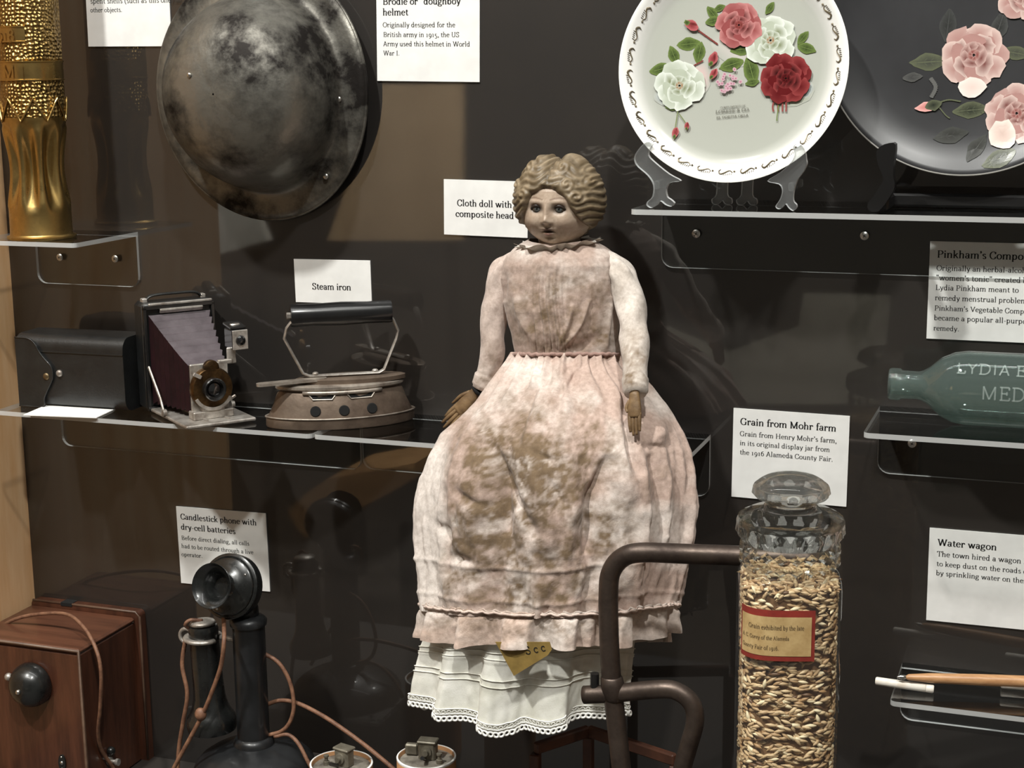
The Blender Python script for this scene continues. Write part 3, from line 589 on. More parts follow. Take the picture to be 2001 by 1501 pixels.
mk('top_rail', tr(box(0.074, 0.0035, 0.003, 0.0008), (0.002, -0.001, HB - 0.0005)), M_NICKEL, t)
mk('latch_plate', tr(box(0.050, 0.003, 0.006, 0.001), (0.002, -0.003, HB - 0.008), (0.6, 0, 0)), M_NICKEL, t)
BL = 0.112
bed = mk('drop_bed', tr(box(2*W2 - 0.004, BL, 0.0035, 0.001), (0, -BL/2 - 0.001, 0.0035)), M_NICKEL, t)
mk('bed_track', join([tr(box(0.003, BL - 0.02, 0.002), (s*0.012, -BL/2, 0.006)) for s in (-1, 1)]), M_NICKEL, t)
mk('bed_hinge', tr(lathe([(0.0025, 0), (0.0025, 2*W2)], 10), (-W2, -0.001, 0.0045), (0, PI/2, 0)), M_BLACKM, t)
# bellows: square rings, alternately wide and narrow, from the body mouth to the lens board
yb, yf = -0.002, -0.080
Rg, npl = [], 17
for k in range(npl):
    q = k/(npl - 1); s = 1 if k % 2 == 0 else 0.93
    hw = (0.036*(1 - q) + 0.0215*q)*s; y = yb + (yf - yb)*q
    zt_ = ((HB - 0.012)*(1 - q)**1.05 + 0.0635*q); zb_ = 0.010*(1 - q) + 0.012*q
    zc, hz = (zt_ + zb_)/2, (zt_ - zb_)/2*s
    Rg.append([(-hw, y, zc - hz), (hw, y, zc - hz), (hw, y, zc + hz), (-hw, y, zc + hz)])
m = rings(Rg, False, False)
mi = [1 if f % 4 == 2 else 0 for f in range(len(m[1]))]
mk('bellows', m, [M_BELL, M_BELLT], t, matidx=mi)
# lens standard
mk('lens_board', tr(box(0.043, 0.004, 0.053, 0.001), (0, yf - 0.002, 0.0385)), M_NICKEL, t)
mk('standard_foot', join([tr(box(0.046, 0.016, 0.009, 0.001), (0, yf - 0.004, 0.0095)), tr(box(0.026, 0.012, 0.006, 0.001), (0, yf - 0.006, 0.0165))]), M_NICKEL, t)
zc = 0.038
def yl(prof, y): return tr(lathe(prof, 40), (0, y, zc), (PI/2, 0, 0))
sh = mk('shutter', yl([(0.0235, 0), (0.0235, 0.006), (0.022, 0.008), (0.0125, 0.0085)], yf - 0.004), M_BRASS2, t, 40)
mk('shutter_dial', tr(lathe([(0.0085, 0), (0.0085, 0.005), (0.007, 0.006)], 24), (0, yf - 0.006, zc + 0.0225), (PI/2, 0, 0)), M_BRASS2, t, 40)
mk('lens_barrel', yl([(0.0125, 0), (0.0125, 0.008), (0.0115, 0.009), (0.0095, 0.008), (0.0095, 0.004)], yf - 0.011), M_BLACKM, t, 40)
mk('lens', yl([(0.0095, 0), (0.006, 0.0016), (0.0005, 0.0022)], yf - 0.0145), M_LENS, t, True)
mk('aperture_scale', tr(prism(list(zip(0.0235*np.cos(np.linspace(3.6, 5.8, 16)), 0.0235*np.sin(np.linspace(3.6, 5.8, 16)))) + list(zip(0.020*np.cos(np.linspace(5.8, 3.6, 16)), 0.020*np.sin(np.linspace(5.8, 3.6, 16)))), -0.0015, 1), (0, yf - 0.0122, zc)), M_NICKEL, t)
mk('shutter_lever', tr(box(0.010, 0.003, 0.004, 0.0006), (-0.017, yf - 0.012, zc + 0.016), (0, 0.5, 0)), M_NICKEL, t)
mk('shutter_lever', tr(box(0.012, 0.003, 0.003, 0.0006), (0.020, yf - 0.012, zc - 0.013), (0, -0.5, 0)), M_NICKEL, t)
vf = mk('viewfinder', tr(join([tr(box(0.018, 0.022, 0.021, 0.001), (0, 0, 0)), tr(box(0.018, 0.022, 0.003, 0.0006), (0, 0.003, 0.0135), (0.15, 0, 0))]), (0.0345, yf + 0.002, 0.088)), M_BLACKM, t)
mk('finder_front', tr(box(0.0175, 0.002, 0.0215, 0.0006), (0.0345, yf - 0.010, 0.0875)), M_NICKEL, vf)
mk('finder_lens', tr(lathe([(0.0058, 0), (0.005, 0.0018), (0.0005, 0.0028)], 24), (0.0345, yf - 0.011, 0.087), (PI/2, 0, 0)), M_LENS, vf, True)
mk('finder_window', tr(tr(lathe([(0.0050, 0), (0.0042, 0.0012), (0.0042, 0)], 20, False, False), sc=(1.2, 0.8, 1)), (0.0345, yf + 0.004, 0.1025)), M_NICKEL, vf)
mk('finder_bracket', join([tr(box(0.010, 0.004, 0.018, 0.001), (0.027, yf - 0.001, 0.070)), tr(box(0.016, 0.006, 0.005, 0.001), (0.019, yf - 0.001, 0.064))]), M_NICKEL, t)
for s in (-1, 1):
    mk('bed_strut', tube([(s*(W2 - 0.002), -0.004, 0.052), (s*(W2 - 0.002), -0.036, 0.022), (s*(W2 - 0.002), -0.046, 0.007)], 0.0022, 8, flat=0.6), M_NICKEL, t)
    mk('strut_joint', tr(lathe([(0.004, 0), (0.004, 0.004)], 14), (s*(W2 - 0.002) - 0.002, -0.046, 0.008), (0, PI/2, 0)), M_NICKEL, t, 40)

# blank card lying on the shelf in front of the case
fl, frr, br = Pz(57, 826, ZS + 0.001), Pz(227, 820, ZS + 0.001), Pz(236, 797, ZS + 0.001)
a = A((-0.5275, -0.1365, ZS)); exx = A((0.96, 0.13, 0)); exx /= np.linalg.norm(exx)
o = mk('blank_card', basis(tr(box(0.088, 0.050, 0.0012, 0.0002), (0.044, 0.025, 0.0009)), (0, 0, 0), exx, (-exx[1], exx[0], 0), (0, 0, 1)), M_CARD)
o.location = tuple(a); tag(o, 'blank white card lying flat on the shelf before the leather case', 'card')

# ---------------------------------------------------------------- flat iron
M_IRON = mat('rusty_iron', srgb(128, 112, 98), 0.42, 0.6, col2=srgb(74, 60, 50), scale=22, contrast=(0.35, 0.7), rough2=0.6, bump=0.3, bscale=150)
M_IRONL = mat('bright_iron', srgb(200, 190, 178), 0.42, 0.65, col2=srgb(110, 98, 88), scale=40, contrast=(0.35, 0.7))
M_HANDLE = mat('black_handle', srgb(16, 16, 17), 0.28, col2=srgb(28, 27, 27), scale=30, coat=0.3)
M_DARK = mat('dark_hollow', srgb(6, 6, 6), 0.9)  # near black painted for shade in holes, slots and a notch; also the wrist band
ri = math.radians(33)
ic = (Pz(529, 836, ZS) + A((-0.108, -0.012, ZS)))/2
t = thing('flat_iron', 'old pierced flat iron with black handle on wire strap', 'iron', (-0.1735, -0.0625, ZS), (0, 0, ri))
HL, HWD = 0.080, 0.036
def boat(s, ws, z, n=48, xs=0.0):
    u = np.linspace(0, 2*PI, n, endpoint=False); c = np.cos(u)
    return np.stack([xs + s*HL*np.sign(c)*np.abs(c)**1.0, ws*HWD*np.sign(np.sin(u))*np.abs(np.sin(u))**1.25, np.full(n, z)], 1)
mk('sole_plate', rings([boat(.985, .98, 0.0005), boat(1, 1, 0.002), boat(1, 1, 0.011), boat(.985, .97, 0.0122)]), M_IRON, t, 40)
ln = boat(1.004, 1.01, 0.0120)
mk('trim_line', tube(ln, 0.0009, 6, closed=True), M_IRONL, t, True)
mk('shell', rings([boat(.97, .95, 0.0118), boat(.90, .86, 0.024), boat(.84, .74, 0.0365), boat(.80, .70, 0.0395)]), M_IRON, t, 40)
def side(x, z, off=0.0):                                 # point on the near flank of the shell
    s = np.interp(z, [.0118, .024, .0365, .0395], [.97, .90, .84, .80]); ww = np.interp(z, [.0118, .024, .0365, .0395], [.95, .86, .74, .70])
    c = min(1, abs(x)/(s*HL)); return A((x, -ww*HWD*(1 - c*c)**0.625 - off, z))
for x in (-0.030, 0.0, 0.030):
    p = side(x, 0.0200); nrm = math.atan2(side(x + 0.003, 0.0200)[1] - side(x - 0.003, 0.0200)[1], 0.006)
    mk('vent_hole', tr(lathe([(0.0001, 0.0012), (0.0050, 0.0012), (0.0056, 0.0006), (0.0059, -0.001)][::-1], 20), p, (PI/2 - 0.25, 0, nrm)), M_DARK, t)  # raised dark disc; its black stands for the shade inside a hole
for x0, x1 in ((-0.036, -0.008), (0.004, 0.034)):
    p = [side(x, z, 0.0006) for x, z in ((x0, 0.0370), (x0 + 0.004, 0.0325), (x1 - 0.004, 0.0325), (x1, 0.0370))]
    mk('draft_slot', (A(p), [(0, 1, 2, 3)]), M_DARK, t)  # flat dark face painted as the shade of an opening
    mk('slot_lip', tube([side(x, z, 0.0008) for x, z in ((x0, 0.0368), (x0 + 0.004, 0.0318), (x1 - 0.004, 0.0318), (x1, 0.0368))], 0.0008, 6), M_IRONL, t)
mk('grate_bar', tr(tube([side(x, 0.0385, 0.002) for x in np.linspace(-0.042, 0.042, 13)], 0.0022, 8, flat=0.8), (0, 0, 0)), M_IRONL, t, True)
mk('lid', rings([boat(.84, .76, 0.0405), boat(.86, .80, 0.0420), boat(.86, .80, 0.0445), boat(.80, .70, 0.0460)]), M_IRONL, t, 40)
mk('lever', tr(prism(rrect(0.075, 0.012, 0.005, 4), 0.0028), (-0.089, -0.022, 0.0480), (0, -0.02, 0.1)), M_IRONL, t)
mk('top_plate', rings([boat(.74, .6, 0.0461, xs=.012), boat(.74, .6, 0.0505, xs=.012), boat(.70, .54, 0.0515, xs=.012)]), M_IRON, t, 40)
zh = P(670, 612, -0.06)[2] - ZS
path = [(-0.0475, -0.002, zh - 0.004), (-0.0545, -0.002, zh - 0.013), (-0.0575, -0.002, zh - 0.024), (-0.050, -0.002, 0.079), (-0.039, -0.002, 0.0565), (-0.032, -0.002, 0.0532),
        (0.042, -0.002, 0.0532), (0.048, -0.002, 0.0565), (0.062, -0.002, zh - 0.030), (0.064, -0.002, zh - 0.021), (0.059, -0.002, zh - 0.009), (0.055, -0.002, zh - 0.004)]
mk('handle_strap', tube(path, 0.0042, 8, flat=0.38, ref=(0, 1, 0)), M_NICKEL, t, 50)
hp = [(0.0001, 0), (0.0118, 0.0005), (0.0122, 0.003), (0.0118, 0.025), (0.0127, 0.054), (0.0118, 0.083), (0.0122, 0.105), (0.0118, 0.1075), (0.0001, 0.108)]
mk('handle', tr(lathe(hp, 28), (-0.0505, -0.002, zh), (0, PI/2, 0)), M_HANDLE, t, 50)
mk('handle_bolt', tr(lathe([(0.0001, 0), (0.0035, 0.0005), (0.0035, 0.005)], 6), (-0.0545, -0.002, zh), (0, PI/2, 0)), M_NICKEL, t)
for x in (-0.026, 0.038): mk('strap_rivet', tr(sphere(0.0035, 12, 7, (1, 1, .6)), (x, -0.002, 0.0555)), M_NICKEL, t, True)

# ---------------------------------------------------------------- painted plates
M_GLAZE = mat('glazed_china', (1, 1, 1, 1), 0.12, vcol=True, spec=0.5, coat=0.5)
M_PAINT = mat('china_paint', (1, 1, 1, 1), 0.22, vcol=True, spec=0.4)
M_GILT = mat('worn_gilt', srgb(128, 116, 92), 0.4, 0.3, col2=srgb(84, 76, 62), scale=80)
M_PRINT = mat('grey_print', srgb(96, 94, 84), 0.5)
lin = lambda r, g, b: A(srgb(r, g, b)[:3])
class Painter:
    """flat brushwork laid on a plate face; u right, v up in plate radii, each coat a hair above the last"""
    def __init__(s, R, depth): s.R, s.depth, s.V, s.F, s.C, s.k = R, depth, [], [], [], 0
    def blob(s, u, v, ru, rv, rot, c0, c1, n=14, wob=0.12, tip=0.0, seed=0):
        s.k += 1; off = 0.00025 + s.k*0.000006
        r = np.random.default_rng(seed + s.k*13)
        ph = np.arange(n)*2*PI/n; w_ = 1 + wob*(r.random(n) - 0.5)*2
        x, y = np.cos(ph)*w_, np.sin(ph)*w_
        if tip: y = y*(1 - tip*np.abs(x)**1.5*np.sign(np.maximum(np.abs(x) - .0, 0)))
        ca, sa = math.cos(rot), math.sin(rot)
        base = len(s.V)
        def put(a, b, c):
            uu, vv = u + a*ru*ca - b*rv*sa, v + a*ru*sa + b*rv*ca
            s.V.append((uu*s.R, s.depth(math.hypot(uu, vv)) - off, vv*s.R)); s.C.append(np.clip(c, 0, 1))
        put(0, 0, c0)
        for q in range(n): put(x[q]*.55, y[q]*.55, c0*.55 + c1*.45)
        for q in range(n): put(x[q], y[q], c1*(0.92 + 0.16*r.random()))
        for q in range(n):
            p = (q + 1) % n
            s.F.append((base, base + 1 + q, base + 1 + p)); s.F.append((base + 1 + q, base + 1 + n + q, base + 1 + n + p, base + 1 + p))
    def rose(s, u, v, r, dark, mid, light, seed=0, heart=None):
        g = np.random.default_rng(seed)
        for k in range(9):                                # guard petals
            a = 2*PI*k/9 + g.random()*.4; d = r*(.62 + .12*g.random())
            s.blob(u + d*math.cos(a), v + d*math.sin(a), r*.40, r*.30, a + PI/2 + g.normal()*.3, mid, light if k % 3 else mid*.6 + light*.4, wob=.16, seed=seed)
        for k in range(8):
            a = 2*PI*k/8 + g.random()*.5; d = r*.42
            s.blob(u + d*math.cos(a), v + d*math.sin(a), r*.36, r*.24, a + PI/2 + g.normal()*.3, dark if k % 2 else mid, light if k % 2 else mid, wob=.16, seed=seed + 1)
        for k in range(7):
            a = 2*PI*k/7 + g.random()*.5; d = r*.24
            s.blob(u + d*math.cos(a), v + d*math.sin(a), r*.26, r*.14, a + PI/2, dark, mid*.5 + light*.5, wob=.16, seed=seed + 2)
        for k in range(6):
            a = 2*PI*k/6 + 1.1; d = r*.10
            s.blob(u + d*math.cos(a), v + d*math.sin(a), r*.14, r*.06, a + PI/2, heart if heart is not None else dark, mid, wob=.2, seed=seed + 3)
    def leaf(s, u, v, L, rot, dark, light, wd=0.42, seed=0):
        s.blob(u, v, L, L*wd, rot, dark, light, 18, .07, .55, seed)
        ca, sa = math.cos(rot), math.sin(rot)
        s.blob(u, v, L*.9, L*.03, rot, light*1.1, light, 10, .0, seed=seed)
        for q in (-.5, -.15, .2, .5):
            for sg in (-1, 1):
                s.blob(u + q*L*ca - sg*L*.14*sa, v + q*L*sa + sg*L*.14*ca, L*.2, L*.025, rot + sg*.75, light, dark*1.2, 8, 0, seed=seed)
    def stem(s, pts, wd, c):
        p = spline(pts, 6)
        for q in range(len(p) - 1):
            a, b = p[q], p[q + 1]; d = b - a
            s.blob((a[0] + b[0])/2, (a[1] + b[1])/2, np.linalg.norm(d)*.7, wd, math.atan2(d[1], d[0]), c, c, 8, 0)
    def build(s, name, parent): 
        o = mk(name, (A(s.V), s.F), M_PAINT, parent, colors=A(s.C)); return o

def plate_body(R, prof, tint, n=128):
    """prof: (radius share, depth) from the middle outwards on the face, then the back"""
    Rg = [[(max(r, .002)*R*math.cos(a), y, max(r, .002)*R*math.sin(a)) for a in -np.arange(n)*2*PI/n] for r, y in prof]
    m = rings(Rg, True, True)
    c = np.concatenate([np.tile(tint(r), (n, 1)) for r, y in prof]); return m, c

PY = -0.084
pc = P(1434, 132, PY); RP = (P(1657, 132, PY)[0] - P(1211, 132, PY)[0])/2
tilt = math.radians(-9)
prof = [(0.0, 0.0), (.4, 0.0), (.74, -.0006), (.80, -.0018), (.85, -.0045), (.90, -.0080), (.95, -.0108), (.985, -.0126), (1.0, -.0124), (.995, -.0104), (.94, -.0070), (.80, .0030), (.55, .0050), (.52, .0085), (.50, .0050), (.0, .0050)]
dep = lambda r: float(np.interp(r, [q[0] for q in prof[:9]], [q[1] for q in prof[:9]]))
t = thing('flowered_plate', 'white china plate painted with red, pink and white roses', 'plate', pc, (tilt, 0, 0))
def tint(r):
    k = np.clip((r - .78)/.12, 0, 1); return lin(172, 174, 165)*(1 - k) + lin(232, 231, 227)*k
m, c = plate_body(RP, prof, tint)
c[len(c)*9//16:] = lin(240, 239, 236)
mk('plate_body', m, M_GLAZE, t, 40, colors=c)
GD, GLt, OL = lin(44, 58, 30), lin(104, 122, 66), lin(120, 130, 90)
pt = Painter(RP, dep)
for u, v, ru, rv, cc in ((.5, -.2, .2, .14, lin(150, 160, 110)), (.6, -.18, .1, .09, lin(150, 172, 186)), (-.5, -.25, .2, .1, lin(168, 182, 196)), (.1, .2, .3, .2, lin(200, 190, 186)), (.42, .3, .1, .08, lin(160, 180, 196)), (-.3, -.1, .1, .16, lin(214, 180, 178))):
    pt.blob(u, v, ru, rv, 0, cc, lin(172, 174, 165), 20, .05)
pt.build('painted_ground', t)
lv = Painter(RP, dep); lv.k = 6
for u, v, L, rot in ((-.41, .207, .085, .1), (-.31, .13, .08, 1.4), (-.535, .107, .075, 2.0), (-.65, -.01, .085, .25), (.066, .157, .085, .1), (-.02, .025, .09, .3), (.154, -.03, .10, 1.9), (.62, .155, .07, -.3), (.585, .245, .055, .9), (-.21, .47, .06, 2.3), (-.15, .51, .045, .4), (.29, .50, .05, 1.0), (-.2, .40, .06, .2), (-.52, -.33, .06, .1), (.17, -.13, .05, .2)):
    lv.leaf(u, v, L*1.25, rot, GD, GLt, .56)
SRED = lin(120, 60, 56)
lv.stem([(-.15, .20), (-.28, .29), (-.37, .35)], .008, SRED); lv.stem([(-.27, .06), (-.38, .0), (-.42, -.06)], .007, SRED)
for du in (-.045, -.01, .02, .045): lv.stem([(.42 + du, -.27), (.415 + du*1.3, -.33), (.42 + du*1.2, -.38)], .008, lin(140, 74, 72))
lv.stem([(.41, -.3), (.40, -.42), (.40, -.46)], .005, GLt)
lv.stem([(-.47, -.34), (-.48, -.44), (-.49, -.53)], .006, OL); lv.stem([(-.46, -.4), (-.42, -.45), (-.39, -.49)], .005, OL)
lv.build('painted_leaves', t)
K = [lv.k]
def flower(name, fn):
    p = Painter(RP, dep); p.k = K[0]; fn(p); K[0] = p.k; p.build(name, t)
WD, WM, WL = lin(122, 130, 98), lin(172, 179, 162), lin(214, 219, 210)
flower('painted_white_rose', lambda p: p.rose(-.47, -.155, .225, WD, WM, WL, 1, lin(150, 96, 48)))
flower('painted_white_rose', lambda p: p.rose(.31, .225, .225, WD, WM, WL, 2, lin(150, 96, 48)))
flower('painted_pink_rose', lambda p: p.rose(.03, .36, .21, lin(84, 32, 30), lin(140, 72, 72), lin(184, 124, 122), 3, lin(96, 40, 30)))
flower('painted_red_rose', lambda p: p.rose(.46, -.10, .22, lin(44, 9, 10), lin(90, 22, 25), lin(136, 58, 58), 4, lin(40, 8, 8)))
for u, v, r, q in ((-.385, .365, .07, -.5), (-.18, .075, .065, 1.2), (-.17, -.055, .05, 1.0), (-.485, -.565, .05, 1.4), (-.385, -.505, .035, 1.5)):
    flower('painted_bud', lambda p: [p.blob(u, v, r, r*.62, q, lin(120, 40, 44), lin(176, 96, 98), 14, .1, .3), p.blob(u + .01, v + .01, r*.6, r*.2, q + .3, lin(90, 28, 30), lin(130, 60, 60), 10, .1), p.blob(u - r*.7*math.cos(q), v - r*.7*math.sin(q), r*.4, r*.3, q, GD, GLt, 10, .2)])
def lilac(p):
    g = np.random.default_rng(5)
    for k in range(26): p.blob(-.02 + g.normal()*.055, -.14 + g.normal()*.05 , .018, .015, g.random()*3, lin(160, 100, 120), lin(206, 176, 184), 8, .1)
flower('painted_lilac', lilac)
ins = []
for s, v, wd in (('COMPLIMENTS OF', -.352, .22), ('LOBREE & CO.', -.395, .30), ('EL DORITA OKLA', -.442, .28)):
    a, f = text2d(s, 1, 0, 0, True, wd*RP); a = a*A((1, .85)); ins.append((np.stack([a[:, 0] - wd*RP/2 + .01*RP, np.full(len(a), dep(.4) - .0012), a[:, 1] + v*RP + a[:, 0]*.08], 1), f))
mk('inscription', join(ins), M_PRINT, t)
sc_ = []                                                    # gilt scrolls round the rim
for k in range(30):
    a = 2*PI*k/30 + .1
    def rim(al, rr): return (rr*RP*math.cos(al), dep(rr) - .0005, rr*RP*math.sin(al))
    s0 = .155/2
    pth = [rim(a - s0 + .02, .885), rim(a - s0 + .005, .905), rim(a - s0 + .025, .925), rim(a - .02, .915), rim(a + .03, .895), rim(a + s0 - .015, .912)]
    sc_.append(tube(spline(pth, 4), [.0003, .0009, .0007, .0004], 5))
    sc_.append(tr(sphere(.0011, 8, 5, (1, .4, 1)), rim(a + s0, .905)))
    for q in range(5): sc_.append(tube([rim(a - .02 + q*.018, .92 - q*.002), rim(a - .026 + q*.018, .938 - q*.002)], .00028, 4))
o = mk('gilt_border', join(sc_), M_GILT, t); o['kind'] = 'stuff'

# clear moulded easel that holds it
M_EASEL = clear('moulded_plastic', (0.93, 0.95, 0.95, 1), ior=1.55, haze=0.06)
M_EASELE = clear('moulded_lit_edge', (0.85, 0.87, 0.87, 1), rough=0.15, ior=1.9, haze=0.6, hazecol=(.92, .93, .93, 1))  # edge brightness put in as a white haze
zl = ZP
et = thing('plate_easel', 'clear plastic easel holding the flowered plate', 'plate stand', (pc[0], -0.085, ZP))
def pxo(pts, y): return A([(lambda q: (q[0] - pc[0], q[2] - ZP))(P(x/3.573 + 1180, yy/3.573, y)) for x, yy in pts])
LO = [(245, 1050), (237, 1095), (262, 1140), (330, 1200), (368, 1265), (362, 1345), (328, 1380), (322, 1404), (350, 1424), (388, 1408), (416, 1376), (452, 1402), (492, 1414), (514, 1392), (492, 1368), (464, 1345), (458, 1292), (486, 1248), (560, 1236), (480, 1190), (380, 1110), (335, 1060), (345, 1010), (362, 985), (335, 966), (290, 990)]
RO = [(1430, 1075), (1434, 1110), (1410, 1160), (1370, 1215), (1345, 1290), (1340, 1360), (1362, 1390), (1360, 1415), (1335, 1432), (1305, 1410), (1285, 1385), (1262, 1412), (1235, 1420), (1216, 1402), (1235, 1372), (1252, 1340), (1262, 1290), (1240, 1248), (1160, 1225), (1250, 1165), (1325, 1095), (1350, 1040), (1340, 990), (1370, 965), (1405, 985), (1425, 1030)]
for O in (LO, RO):
    pl = pxo(O, -0.098); pl[:, 1] -= pl[:, 1].min() - 0.0006
    pl = spline(pl, 3, True)
    m = prism(pl, 0.006, 1); nf = len(m[1])
    mk('front_leg', tr(m, (0, -0.026, 0)), [M_EASEL, M_EASELE], et, matidx=[0, 0] + [1]*(nf - 2))
    cx = pl[:, 0].mean(); mk('side_rail', tr(box(0.005, 0.052, 0.008, 0.001), (cx, 0.004, 0.022)), M_EASEL, et)
for x in (845, 1018):
    p0 = P(x/3.573 + 1180, 1395/3.573, -0.045); lx = p0[0] - pc[0]
    pl = spline([(lx - .009, .0006), (lx - .0105, .005), (lx - .006, .010), (lx - .0045, .030), (lx + .0045, .030), (lx + .005, .010), (lx + .009, .006), (lx + .009, .001), (lx + .003, .0006), (lx, .004), (lx - .004, .0006)], 3, True)
    m = prism(pl, 0.005, 1); nf = len(m[1])
    mk('rear_leg', tr(m, (0, 0.027, 0)), [M_EASEL, M_EASELE], et, matidx=[0, 0] + [1]*(nf - 2))

# black plate with pale pink roses
M_BLACKP = mat('black_japanned', srgb(46, 46, 48), 0.36, col2=srgb(34, 34, 36), scale=8, coat=0.25, spec=0.6)
BY = -0.040
bc = P(1895, 63, BY); RB = P(1895, 63, BY)[2] - P(1895, 344, BY)[2]
bt = thing('black_plate', 'black lacquered plate painted with pale pink roses', 'plate', bc, (math.radians(-7), 0, 0))
profb = [(0, 0), (.5, -.001), (.72, -.003), (.82, -.0055), (.90, -.0090), (.96, -.0120), (.99, -.0132), (1.0, -.0128), (.995, -.0105), (.9, -.004), (.7, .004), (.5, .006), (0, .006)]
depb = lambda r: float(np.interp(r, [q[0] for q in profb[:8]], [q[1] for q in profb[:8]]))
m, c = plate_body(RB, profb, lambda r: lin(60, 60, 62))
mk('plate_body', m, M_BLACKP, bt, 40)
mk('worn_rim', tube([(RB*math.cos(a), -.0128, RB*math.sin(a)) for a in np.arange(140)*2*PI/140], .0008, 6, closed=True), mat('worn_edge', srgb(170, 168, 162), 0.4, 0.4), bt)
pu = lambda px, py: ((px - 1895)/281.0, (63 - py)/281.0)
lv = Painter(RB, depb)
DG, LG, XG = lin(38, 42, 36), lin(92, 96, 76), lin(64, 66, 60)
for px, py, L, rot, a, b in ((1820, 120, .13, .05, XG, LG), (1853, 50, .12, 1.5, lin(46, 47, 46), lin(66, 67, 66)), (1905, 215, .12, .1, DG, LG), (1985, 105, .10, -.2, XG, LG), (1950, 55, .12, 1.3, lin(46, 47, 46), lin(72, 73, 72)), (1965, 310, .13, .5, DG, LG), (1870, 265, .12, .2, lin(52, 52, 50), lin(70, 71, 68)), (1920, 290, .11, 1.0, lin(50, 50, 48), lin(70, 71, 68)), (1790, 150, .07, .1, lin(60, 60, 60), lin(84, 84, 82))):
    u, v = pu(px, py); lv.leaf(u, v, L, rot, a, b, .5)
lv.stem([pu(1833, 205), pu(1860, 195), pu(1885, 198)], .006, LG); lv.stem([pu(1845, 210), pu(1858, 225), pu(1866, 231)], .005, LG); lv.stem([pu(1828, 190), pu(1836, 170), pu(1825, 152)], .016, lin(96, 96, 94))
lv.build('painted_leaves', bt)
K = [lv.k]
def bflower(name, fn):
    p = Painter(RB, depb); p.k = K[0]; fn(p); K[0] = p.k; p.build(name, bt)
PD, PM, PL = lin(116, 68, 64), lin(170, 130, 124), lin(208, 184, 176)
for px, py, r, sd in ((1905, 108, .235, 11), (1992, 222, .22, 12), (1990, -8, .18, 13)):
    u, v = pu(px, py)
    bflower('painted_pink_rose', lambda p: p.rose(u, v, r, PD, PM, PL, sd, lin(130, 66, 62)))
u, v = pu(1906, 170)
bflower('painted_petal', lambda p: p.blob(u, v, .09, .07, 0, lin(224, 200, 192), lin(236, 222, 214), 14, .12))
u, v = pu(1968, 262)
bflower('painted_petal', lambda p: p.blob(u, v, .09, .10, .3, lin(200, 176, 166), lin(232, 216, 206), 14, .14))
u, v = pu(1822, 208)
bflower('painted_bud', lambda p: [p.blob(u, v, .085, .035, .15, lin(190, 110, 106), lin(222, 170, 164), 14, .1, .4), p.blob(u + .04, v + .01, .06, .04, .3, DG, LG, 12, .1, .3)])
st = thing('wooden_easel', 'black easel peg holding the lower edge of the black plate', 'plate stand', (P(1735, 380, -0.08)[0], -0.08, ZP))
M_EBON = mat('ebonised_wood', srgb(14, 13, 13), 0.4)
def pk(pts, y): return A([(lambda q: (q[0] - st.location[0], q[2] - ZP))(P(x/3.262 + 1600, yy/3.262, y)) for x, yy in pts])
HK = [(495, 878), (440, 874), (395, 895), (372, 935), (385, 1010), (415, 1090), (400, 1140), (345, 1220), (318, 1255), (322, 1290), (350, 1308), (390, 1300), (440, 1240), (490, 1150), (480, 1080), (485, 1000)]
for dx in (0.0, 0.205):
    pl = pk(HK, -0.098); pl[:, 1] -= pl[:, 1].min() - 0.0005; pl[:, 0] += dx
    mk('hook_peg', tr(prism(spline(pl, 3, True), 0.014, 1), (0, -0.024, 0)), M_EBON, st, 40)
    mk('rear_strut', tr(box(0.012, 0.075, 0.012, 0.002), (pl[:, 0].mean(), 0.020, 0.007)), M_EBON, st)
mk('cross_bar', tr(box(0.215, 0.010, 0.012, 0.002), (0.1025, 0.035, 0.007)), M_EBON, st)

# ---------------------------------------------------------------- aqua glass bottle lying on its shelf
M_AQUA = clear('aqua_glass', (0.84, 0.91, 0.885, 1), rough=0.03, ior=1.6, haze=0.05, hazecol=(.64, .78, .73, 1))
M_AQUAT = clear('aqua_relief', (0.86, 0.95, 0.92, 1), rough=0.1, ior=1.8, haze=0.25, hazecol=(.7, .8, .76, 1))
BYY = -0.062
rb = (P(1900, 672, BYY)[2] - P(1900, 816, BYY)[2])/2
x0 = P(1733, 738, BYY - .02)[0]
t = thing('glass_bottle', 'aqua glass medicine bottle lying on its side', 'bottle', (x0, BYY, ZB))
zc = rb + 0.0004
def bl(px): return P(px, 738, BYY)[0] - P(1733, 738, BYY)[0]
nk = 0.0138
prof = [(nk*.75, .001), (nk*1.02, 0), (nk*1.10, .002), (nk*1.10, .010), (nk*.98, .012), (nk*.95, bl(1790)), (nk*1.05, bl(1800)), (rb*.52, bl(1812)), (rb*.80, bl(1835)), (rb*.95, bl(1860)), (rb, bl(1885)), (rb, .205), (rb*.96, .210), (rb*.6, .211)]
m = lathe(prof, 64)
V = m[0]; V[:, 1] *= 0.82                                     # oval in section
mk('bottle_body', basis((V, m[1]), (0, 0, zc), (0, 0, 1), (0, -1, 0), (1, 0, 0)), M_AQUA, t, 50)
inn = [(nk*.70, .001), (nk*.72, bl(1795)), (rb*.50, bl(1814)), (rb*.76, bl(1836)), (rb*.91, bl(1862)), (rb*.955, bl(1887)), (rb*.955, .203), (rb*.5, .206)]
m = lathe(inn, 64); V = m[0]; V[:, 1] *= 0.82
mk('bottle_inside', basis((V, [f[::-1] for f in m[1]]), (0, 0, zc), (0, 0, 1), (0, -1, 0), (1, 0, 0)), M_AQUA, t, 50)
def on_bottle(v, up0):                                       # (along, up the flank)
    a = (up0 + v[:, 1])/rb
    return np.stack([v[:, 0], -(rb*.82 + .0006)*np.cos(a), zc + (rb + .0006)*np.sin(a)], 1)
